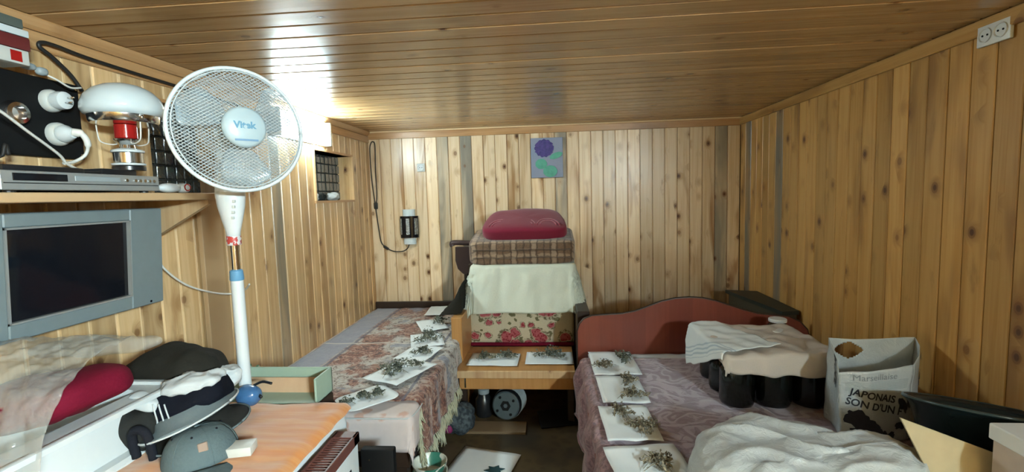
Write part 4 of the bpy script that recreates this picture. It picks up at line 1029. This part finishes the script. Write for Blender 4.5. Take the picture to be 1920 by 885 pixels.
g = G(); g.rbox(-.06, -.018, -W2 + .03, W2 - .03, -H2 + .02, H2 - .02, .01, 2); g.build('rear_housing', 'grey_plastic', t)
g = G(); g.rbox(-.13, -.055, -.06, .06, -.06, .06, .003, 1); g.build('wall_mount', 'black_plastic', t)
g = G(); g.cyl((.017, .25, -.155), (.0195, .25, -.155), .004, seg=8); g.build('power_light', 'black_gloss', t)
g = G(); g.tube(spline([(-1.47, 1.55, 1.33), (-1.50, 1.66, 1.28), (-1.505, 1.72, 1.20), (-1.505, 1.82, 1.12), (-1.50, 1.95, 1.062), (-1.46, 2.02, 1.04), (-1.40, 2.03, 1.055), (-1.34, 1.98, 1.09)], 8), .0042, 6); o = g.build('white_cable', 'cord_white', None, True); tag(o, 'white cable sagging from the television towards the fan pole', 'cable')

# ================================================================ STANDING FAN
FC = Vector((-.905, 1.345, 1.663)); ax = Vector((.745, -.660, .03)).normalized()
up = Vector((0, 0, 1)); rx = up.cross(ax).normalized(); uy = ax.cross(rx)
t = thing('standing_fan', 'white standing fan with round mesh guard', 'fan', (-1.0, 1.42, .80))
FM = frame(rx, uy, ax, FC - Vector((-1.0, 1.42, .80)))
R = .177
def fz(r, s_): return s_ * (.052 * (1 - (r / R) ** 2.6)) 
def guard(s_):
    g = G(); pitch = .0078
    for fam in (-1, 1):
        th = math.radians(33) * fam; dx, dy = math.cos(th), math.sin(th); nx, ny = -dy, dx
        k = -int(R / pitch * 1.0)
        while k * pitch < R:
            o_ = k * pitch; k += 1
            if abs(o_) >= R * .995: continue
            hl_ = math.sqrt(R * R - o_ * o_); n_ = max(3, int(hl_ * 2 / .03)); pts = []
            for i in range(n_ + 1):
                q = -hl_ + 2 * hl_ * i / n_; x, y = nx * o_ + dx * q, ny * o_ + dy * q; pts.append(FM @ Vector((x, y, fz(min(R, math.hypot(x, y)), s_) )))
            if s_ > 0: pts = pts
            g.tube(pts, .00095, 3)
    return g
wiremat = plain('fan_wire', (.50, .55, .56), .35)
gf = tag(guard(1).build('front_mesh', wiremat, t), kind='stuff')
gb = tag(guard(-1).build('rear_mesh', wiremat, t), kind='stuff')
g = G(); g.tube([FM @ Vector((R * math.cos(a), R * math.sin(a), 0)) for a in [i * 2 * PI / 64 for i in range(65)]], .0055, 8); g.build('rim', 'white_plastic', t, True)
g = G(); g.tube([FM @ Vector(((R - .010) * math.cos(a), (R - .010) * math.sin(a), .009)) for a in [i * 2 * PI / 64 for i in range(65)]], .0018, 6); g.build('inner_ring', wiremat, t, True)
g = G(); g.lathe([(.056, .044), (.058, .050), (.057, .058), (.050, .063), (.02, .066), (.001, .0665)], 40, 0, FM); hub = g.build('hub_badge', plain('hub_blue_white', (.40, .50, .53), .3), t, True)
vs, fs = text_mesh('Vitek', .026, .0011); g = G(); g.add([FM @ Vector((p.x - .002, p.y + .004, .0664)) for p in vs], fs); g.build('lettering', plain('badge_blue', (.10, .26, .38), .4), hub)
g = G(); g.box(-.029, .031, -.040, -.0345, .0610, .0652, 0, FM); g.build('blue_stripe', plain('badge_stripe', (.14, .26, .40), .4), hub)
blade = N('fan_blade', .2, alpha=.5, coat=.3); blade.col((.45, .53, .56)); M['fan_blade'] = blade.m
for k in range(3):
    a0 = math.radians(22 + 120 * k)
    def bl(u, v, a0=a0):
        r = .030 + u * .135; wd = .95 * math.sin(min(1, .25 + u * .95) * PI * .62) * (1 if u < .8 else math.sqrt(max(.02, 1 - ((u - .8) / .2) ** 2)))
        a = a0 + (v - .5) * wd * (1.15 if u < .5 else 1.05) + .25 * u
        return FM @ Vector((r * math.cos(a), r * math.sin(a), .010 + (v - .5) * .030 - .004))
    g = G(); g.grid(bl, 14, 12); g.build('blade', 'fan_blade', t, True, .0016)
g = G(); g.lathe([(.028, -.02), (.028, .025), (.02, .03)], 20, 0, FM); g.build('blade_hub', 'white_plastic', t, 'auto')
g = G(); g.lathe([(.04, -.05), (.052, -.06), (.052, -.10), (.046, -.135), (.030, -.155)], 24, 0, FM); g.build('motor_housing', 'white_plastic', t, 'auto')
O = Vector((-1.0, 1.42, .80)); px, py = -1.001, 1.42
def P(x, y, z): return Vector((x, y, z)) - O
g = G(); pr = [(.019, 1.335), (.022, 1.36), (.032, 1.40), (.041, 1.44), (.045, 1.475), (.042, 1.52), (.034, 1.57)]
m = Matrix.Translation(P(px, py, 0)) @ Matrix.Diagonal((1, .8, 1, 1)); g.lathe(pr, 24, 0, m); nk = g.build('control_neck', 'white_plastic', t, True)
for k in range(4):
    g = G(); q = P(px, py, 1.405 + k * .017) + Vector((.018 + .004 * k, -.022 - .002 * k, 0)); g.rbox(-.004, .004, -.004, .004, -.004, .004, .001, 1, 0, Matrix.Translation(q)); g.build('button', 'brass_white', nk)
g = G(); q = P(px + .02, py + .06, 1.57); g.tube(spline([P(px, py, 1.53), P(px - .02, py + .02, 1.60), P(*(FC - ax * .10))], 5), .028, 10); g.build('tilt_joint', 'white_plastic', t, True)
s = N('tape_red_white', .5); s.col(s.mix(s.mp(s.noise(s.co(), 70, 2), .5, .54), (.62, .60, .58), (.45, .05, .04))); 
g = G(); g.lathe([(.0195, 1.318), (.021, 1.320), (.021, 1.345), (.0195, 1.347)], 20, 0, Matrix.Translation(P(px, py, 0))); g.build('tape_wrap', s.m, t, 'auto')
g = G(); g.lathe([(.0115, 1.22), (.0115, 1.325)], 18, 0, Matrix.Translation(P(px, py, 0))); g.build('chrome_tube', 'chrome', t, 'auto')
g = G(); g.lathe([(.019, 1.205), (.021, 1.208), (.019, 1.236), (.015, 1.240)], 20, 0, Matrix.Translation(P(px, py, 0))); g.build('blue_collar', plain('collar_blue', (.12, .30, .48), .3), t, 'auto')
g = G(); g.lathe([(.0185, .80), (.0185, 1.208)], 24, 0, Matrix.Translation(P(px, py, 0))); g.build('lower_pole', 'white_plastic', t, 'auto')
g = G(); g.blob(P(px + .028, py - .03, .838), (.038, .036, .035), .95, .004, 22, 3, 28, 20); g.build('blue_wrap', plain('blue_film', (.05, .14, .30), .15, .2), t, True)
g = G(); g.tube(spline([P(px + .03, py + .0, .86), P(px + .06, py, .872), P(px + .09, py, .866)], 4), .0045, 6); g.tube(spline([P(px + .045, py - .03, .852), P(px + .062, py - .03, .842), P(px + .075, py - .035, .835)], 4), .005, 6); g.build('black_tie', 'black_plastic', t, True)

# ================================================================ NEAR LEFT TABLE AND CLUTTER
TB = (-1.53, -.70, .45, 1.44)
t = thing('low_table', 'low table under the orange blanket', 'table', (-1.115, .95, 0))
g = G(); g.rbox(-.41, .405, -.49, .485, .73, .765, .004, 1); g.build('table_top', 'plank_raw', t)
for sx in (-.38, .37):
    for sy in (-.46, .45):
        g = G(); g.box(sx - .02, sx + .02, sy - .02, sy + .02, 0, .73); g.build('leg', 'dark_wood', t)
g = G(); g.grid(drape_fn(-1.115, .95, 1.20, 1.16, 0, (-1.52, -.705, .46, 1.44), .772, r=.02, flare=.02, rip=.004, rf=20, wrinkle=.003), 80, 60)
s = N('table_cloth_print', .8); vd = s.vor(s.co('UV'), 7); c = s.mix(s.mp(vd, .22, .14), (.60, .63, .64), s.mix(s.noise(s.co('UV'), 50), (.10, .25, .12), (.5, .12, .08))); s.col(c); M['table_print'] = s.m
o = g.build('table_cloth', 'table_print', None, True, .002); tag(o, 'white tablecloth with small flowers under the orange blanket', 'tablecloth')
def pad(x, y): return .0
g = G(); g.grid(drape_fn(-1.06, 1.06, .80, .80, .0, (-1.50, -.695, .62, 1.43), .788, r=.035, flare=.03, rip=.004, rf=16, wrinkle=.006, seed=3), 80, 70)
o = g.build('orange_blanket', 'orange_blanket', None, True, .010); tag(o, 'orange blanket spread on the low table by the fan', 'blanket')
# green tray
t = thing('green_tray', 'pale green plastic tray with cardboard behind the fan pole', 'tray', (-.945, 1.525, .772))
M['pale_green'] = plain('pale_green', (.30, .40, .31), .4)
for b_ in ((-.165, .155, .055, .063, .0, .088), (.147, .155, -.055, .063, 0, .088), (-.165, -.157, -.055, .063, 0, .088), (-.165, .155, -.055, .063, 0, .006)):
    g = G(); g.rbox(*b_, .002, 1); g.build('wall', 'pale_green', t)
g = G(); g.rbox(-.15, .13, .030, .036, .006, .062, .001, 1, mat=rotm(x=-.12)); g.build('cardboard_sheet', plain('peach_card', (.50, .33, .20), .8), t)
g = G(); g.rbox(-.585, .155, -.055, .06, -.765, -.003, .004, 1); g.rbox(-.585, -.10, .06, .20, -.765, .01, .004, 1); bx_ = g.build('stool_box', 'dark_wood', None); bx_.location = (-.945, 1.53, .772); bx_.name = 'wooden_crate'; tag(bx_, 'dark crate beneath the pale green tray', 'crate')
g = G(); g.grid(lambda u, v: Vector((-1.19 + .12 * u, 1.63 + .07 * v, .83 - .04 * u - .0 + .01 * nz(u * 5, v * 5) + .012 * math.sin(u * 18))), 24, 8); o = g.build('striped_rag', 'green_stripes', None, True, .003); tag(o, 'green and white striped rag behind the fan pole', 'rag')

# convector heater
t = thing('convector_heater', 'white electric heater with brown slatted top by the table', 'heater', (-.628, 1.10, 0))
g = G(); g.rbox(-.034, .030, -.24, .24, .08, .722, .006, 2); g.build('body', 'white_plastic', t, 'auto')
M['heater_brown'] = plain('heater_brown', (.11, .040, .032), .45)
g = G()
for b_ in ((-.038, -.030, -.245, .245), (.024, .033, -.245, .245), (-.038, .033, .205, .245), (-.038, .033, -.245, -.215)): g.rbox(b_[0], b_[1], b_[2], b_[3], .716, .748, .002, 1)
g.build('top_frame', 'heater_brown', t)
g = G(); g.box(-.03, .024, -.215, .205, .722, .728); g.build('grille_bed', 'black_matt', t)
sl = G(); sl.rbox(-.031, .025, -.0022, .0022, .728, .744, .0006, 1); s0 = sl.build('slat', 'heater_brown', t); s0.location = (0, -.208, 0)
for k in range(1, 34):
    c_ = s0.copy(); C.objects.link(c_); c_.parent = t; c_.location = (0, -.208 + k * .0124, 0)
g = G(); g.rbox(.030, .032, .10, .18, .585, .665, .0005, 1); l = g.build('label_plate', 'black_plastic', t)
g = G(); g.rbox(.0318, .0325, .105, .175, .640, .660, .0002, 1); g.build('magenta_field', plain('magenta_label', (.20, .03, .12), .5), l)
g = G(); g.rbox(.0318, .0325, .12, .16, .600, .615, .0002, 1); g.build('red_mark', 'red_gloss', l)
for y_ in (-.18, .18):
    g = G(); g.rbox(-.05, .045, y_ - .02, y_ + .02, 0, .085, .004, 1); g.build('foot', 'black_plastic', t)
o = slab_thing('black_case', 'upright black case standing at the near end of left bed', 'case', -.745, -.615, 1.68, 1.715, 0, .50, 'black_matt', .006)
g = G(); g.cyl((-.03, -.0195, .46), (-.03, -.0165, .46), .004, seg=8); g.build('bright_stud', 'chrome', o)

# small white box
o = slab_thing('small_carton', 'small whitish carton on the orange blanket behind the grey cap', 'box', -.85, -.79, 1.105, 1.155, .798, .822, 'brass_white', .002, .25)
# cap
t = thing('baseball_cap', 'faded grey-blue baseball cap at the front of the table', 'cap', (-.925, 1.12, .785), None, (-.15, -.1, .5))
def capf(u, v):
    a = 2 * PI * u; ph = v * PI / 2 * 1.04; r = .084 * math.cos(ph * .96) ** .75; 
    return Vector((r * 1.02 * math.cos(a), r * 1.15 * math.sin(a), .085 * math.sin(ph) ** .9 + .002 * nz(u * 12, v * 6)))
g = G(); g.grid(capf, 48, 16); g.build('crown', 'denim_cap', t, True, .003)
g = G()
for k in range(6):
    g.tube([capf((k / 6) % 1, v / 10) * 1.012 for v in range(11)], .0016, 4)
g.build('seams', fabric('cap_seam', (.10, .14, .15)), t, True)
g = G(); g.blob((0, 0, .087), (.007, .007, .004), 1, 0, 1, 0, 12, 8); g.build('top_button', 'denim_cap', t, True)
for k in range(6):
    q = capf((k + .5) / 6, .62) * 1.015; g = G(); g.blob(q, (.003, .003, .003), 1, 0, 1, 0, 8, 6); g.build('eyelet', 'cloth_black', t, True)
def brim(u, v):
    a = -PI * .08 - PI * .84 * u; r = .088 + .062 * v * math.sin(PI * u) ** .45
    return Vector((r * math.cos(a) * 1.0, r * 1.12 * math.sin(a), .002 - .03 * v * (1 - 1.2 * (u - .5) ** 2) * .6 - .02 * abs(math.cos(a)) ** 2))
g = G(); g.grid(brim, 30, 8); g.build('brim', 'denim_cap', t, True, .004)
q = capf(.80, .35) * 1.02; g = G(); g.rbox(-.011, .011, -.002, .002, -.011, .011, .002, 1, mat=rotm(x=-.3, z=.2, t=q)); g.build('patch', plain('cap_patch', (.28, .20, .15), .7), t)

# clothes heap
def pile(name, lab, cat, c, r, mat, ex=.8, amp=.02, fr=8, seed=0, rot=(0, 0, 0), ridge=False, zmin=.80):
    # soft heap pieces
    g = G(); g.blob((c[0] + .045, c[1], c[2]), r, ex, amp, fr, seed, 60, 36, mat=Euler(rot).to_matrix().to_4x4(), ridge=ridge, zmin=zmin); o = g.build(name, mat, None, True); return tag(o, lab, cat)
pile('dark_coat', 'dark olive garment at the back of the clothes heap', 'clothes', (-1.20, 1.33, .925), (.17, .085, .095), 'cloth_olive', .8, .022, 9, 2, (0, -.15, -.1))
o = pile('navy_jacket', 'black garment with three white stripes in the clothes heap', 'clothes', (-1.085, 1.225, .90), (.125, .085, .058), 'cloth_navy', .85, .012, 10, 5, (0, -.35, .1))
g = G()
for k in range(3): g.tube(spline([(-1.063 + k * .016, 1.135, .925), (-1.055 + k * .017, 1.13, .905), (-1.055 + k * .018, 1.135, .875), (-1.067 + k * .018, 1.14, .855)], 5), .0022, 5)
g.build('stripes', 'cloth_white', o, True)
pile('white_cloth', 'crumpled white cloth on top of the clothes heap', 'cloth', (-1.055, 1.215, .955), (.075, .055, .020), 'cloth_white', .8, .014, 18, 7, (0, -.12, .3), True)
pile('white_cuff', 'small white cloth end at left of the three stripes', 'cloth', (-1.14, 1.15, .925), (.042, .022, .018), 'cloth_white', .6, .005, 20, 9, (0, .35, .1))
pile('white_scarf', 'small pale cloth tucked between heap and fan pole', 'cloth', (-1.035, 1.33, .93), (.035, .03, .03), 'cloth_white', .8, .010, 22, 1, (0, .3, .1), True)
def hat(name, lab, c, r, mat, rot, h=.05):
    g = G(); g.lathe([(r * .62, h * .6), (r * .68, .012), (r * .95, .004), (r, .0), (r * .98, -.004), (r * .66, 0), (r * .5, 0)], 40, 0, Euler(rot).to_matrix().to_4x4())
    for i, p in enumerate(g.v): q = Vector(p); q += Vector((0, 0, .012 * nz(q.x * 9, q.y * 9, 3))); g.v[i] = tuple(q + Vector(c) + Vector((.045, 0, 0)))
    o = g.build(name, mat, None, True); return tag(o, lab, 'hat')
o = hat('brimmed_hat', 'light grey brimmed hat under the striped black garment', (-1.06, 1.20, .865), .125, 'cloth_grey', (.10, -.32, 0))
g = G(); m = Euler((.10, -.32, 0)).to_matrix().to_4x4(); g.tube([Vector((-1.015, 1.20, .866)) + m @ Vector((.125 * math.cos(a), .125 * math.sin(a), 0)) for a in [i * 2 * PI / 40 for i in range(41)]], .003, 5); g.build('brim_piping', 'cloth_white', o, True)
o = hat('brimmed_hat', 'dark grey brimmed hat, lowest of the clothes heap', (-1.04, 1.21, .822), .125, 'cloth_charcoal', (.08, -.16, 0))
g = G(); m = Euler((.08, -.16, 0)).to_matrix().to_4x4(); g.tube([Vector((-.995, 1.21, .823)) + m @ Vector((.125 * math.cos(a), .125 * math.sin(a), 0)) for a in [i * 2 * PI / 40 for i in range(41)]], .003, 5); g.build('brim_piping', 'cloth_grey', o, True)
pile('dark_handbag', 'dark bag between white tub and grey cap', 'bag', (-1.19, 1.16, .845), (.085, .07, .062), 'cloth_charcoal', .7, .014, 12, 3)
g = G(); g.tube(spline([(-1.085, 1.095, .80), (-1.087, 1.09, .86), (-1.065, 1.085, .88), (-1.04, 1.085, .865), (-1.033, 1.09, .80)], 6), .011, 8); o = g.build('black_handle', 'cloth_black', None, True); o.parent = bpy.data.objects['dark_handbag']
pile('patterned_scarf', 'grey and teal patterned cloth beside the white tub', 'cloth', (-1.19, 1.19, .905), (.08, .035, .018), 'scarf_pat' if 'scarf_pat' in M else leafmat('scarf_pat', (.02, .05, .05), (.42, .46, .46)), .8, .008, 20, 4, (0, -.1, .2))

# white tub with polythene and cushion
t = thing('plastic_tub', 'white rectangular plastic tub with a wide rim', 'tub', (-1.255, .99, .80))
def tub(z, x0, x1, y0, y1, r=.03, n=5):
    out = []
    for cx, cy, a0 in ((x1 - r, y1 - r, 0), (x0 + r, y1 - r, PI / 2), (x0 + r, y0 + r, PI), (x1 - r, y0 + r, 3 * PI / 2)):
        for i in range(n): a = a0 + PI / 2 * i / (n - 1); out.append(Vector((cx + r * math.cos(a), cy + r * math.sin(a), z)))
    return out
def loft(rings, mat, name, par, close=True):
    g = G(); n = len(rings[0]); vs = [p for r in rings for p in r]; fs = []
    for i in range(len(rings) - 1):
        for k in range(n): fs.append((i * n + k, i * n + (k + 1) % n, (i + 1) * n + (k + 1) % n, (i + 1) * n + k))
    if close: fs.append(tuple(range(n))[::-1]); fs.append(tuple((len(rings) - 1) * n + k for k in range(n)))
    g.add(vs, fs); return g.build(name, mat, par, 'auto')
X = .195; Y = .25
loft([tub(.0, -X - .02, X - .03, -Y, Y - .02), tub(.012, -X - .02, X - .03, -Y, Y - .02), tub(.014, -X, X - .055, -Y, Y - .04), tub(.135, -X, X - .085, -Y, Y - .05), tub(.138, -X, X, -Y, Y), tub(.150, -X, X, -Y, Y), tub(.152, -X, X - .004, -Y, Y - .004), tub(.150, -X + .02, X - .016, -Y + .02, Y - .016), tub(.143, -X + .03, X - .02, -Y + .03, Y - .02), tub(.143, -X + .04, X - .085, -Y + .04, Y - .055), tub(.03, -X + .04, X - .075, -Y + .05, Y - .05)], 'white_plastic', 'shell', t)
g = G(); g.rbox(-.25, .16, -.28, .24, .776 - .80, -.001, .004, 1); g.build('base_tray', 'white_plastic', t)
o = pile('rose_cushion', 'dark rose cushion wrapped in polythene on the white tub', 'cushion', (-1.26, 1.0, .998), (.17, .125, .052), 'rose_cushion', .7, .012, 8, 6, (0, -.18, 0), zmin=.953)
g = G(); g.blob((-1.25, .915, 1.03), (.026, .01, .014), .8, .003, 30, 2, 16, 10); g.build('gold_print', plain('gold_print', (.55, .38, .10), .5, .3), o, True)
def poly(u, v):
    A, B_ = Vector((-1.47, 1.10, 1.095)), Vector((-1.10, 1.16, 1.085))
    Cc, D = Vector((-1.44, .89, 1.07)), Vector((-1.05, .92, 1.035)); E, F_ = Vector((-1.34, .83, .90)), Vector((-1.05, .84, .86))
    if v < .55: k = v / .55; p = A.lerp(B_, u).lerp(Cc.lerp(D, u), k); p.z += .02 * math.sin(PI * k)
    else: k = (v - .55) / .45; p = Cc.lerp(D, u).lerp(E.lerp(F_, u), k)
    p += Vector((.010 * nz(u * 6, v * 6, 1), .012 * nz(u * 7, v * 7, 2) - .02, .025 + .016 * nz(u * 5, v * 5, 3) + .008 * nz(u * 16, v * 16, 4)))
    return p
g = G(); g.grid(poly, 70, 60); o = g.build('polythene_sheet', 'polythene', None, True, .0008); tag(o, 'crumpled clear polythene over the rose cushion', 'plastic sheet')
g = G(); g.blob((-1.25, 1.17, 1.072), (.20, .035, .026), .8, .012, 12, 2, 60, 20, mat=rotm(y=-.08)); g.build('rolled_edge', 'polythene', o, True)
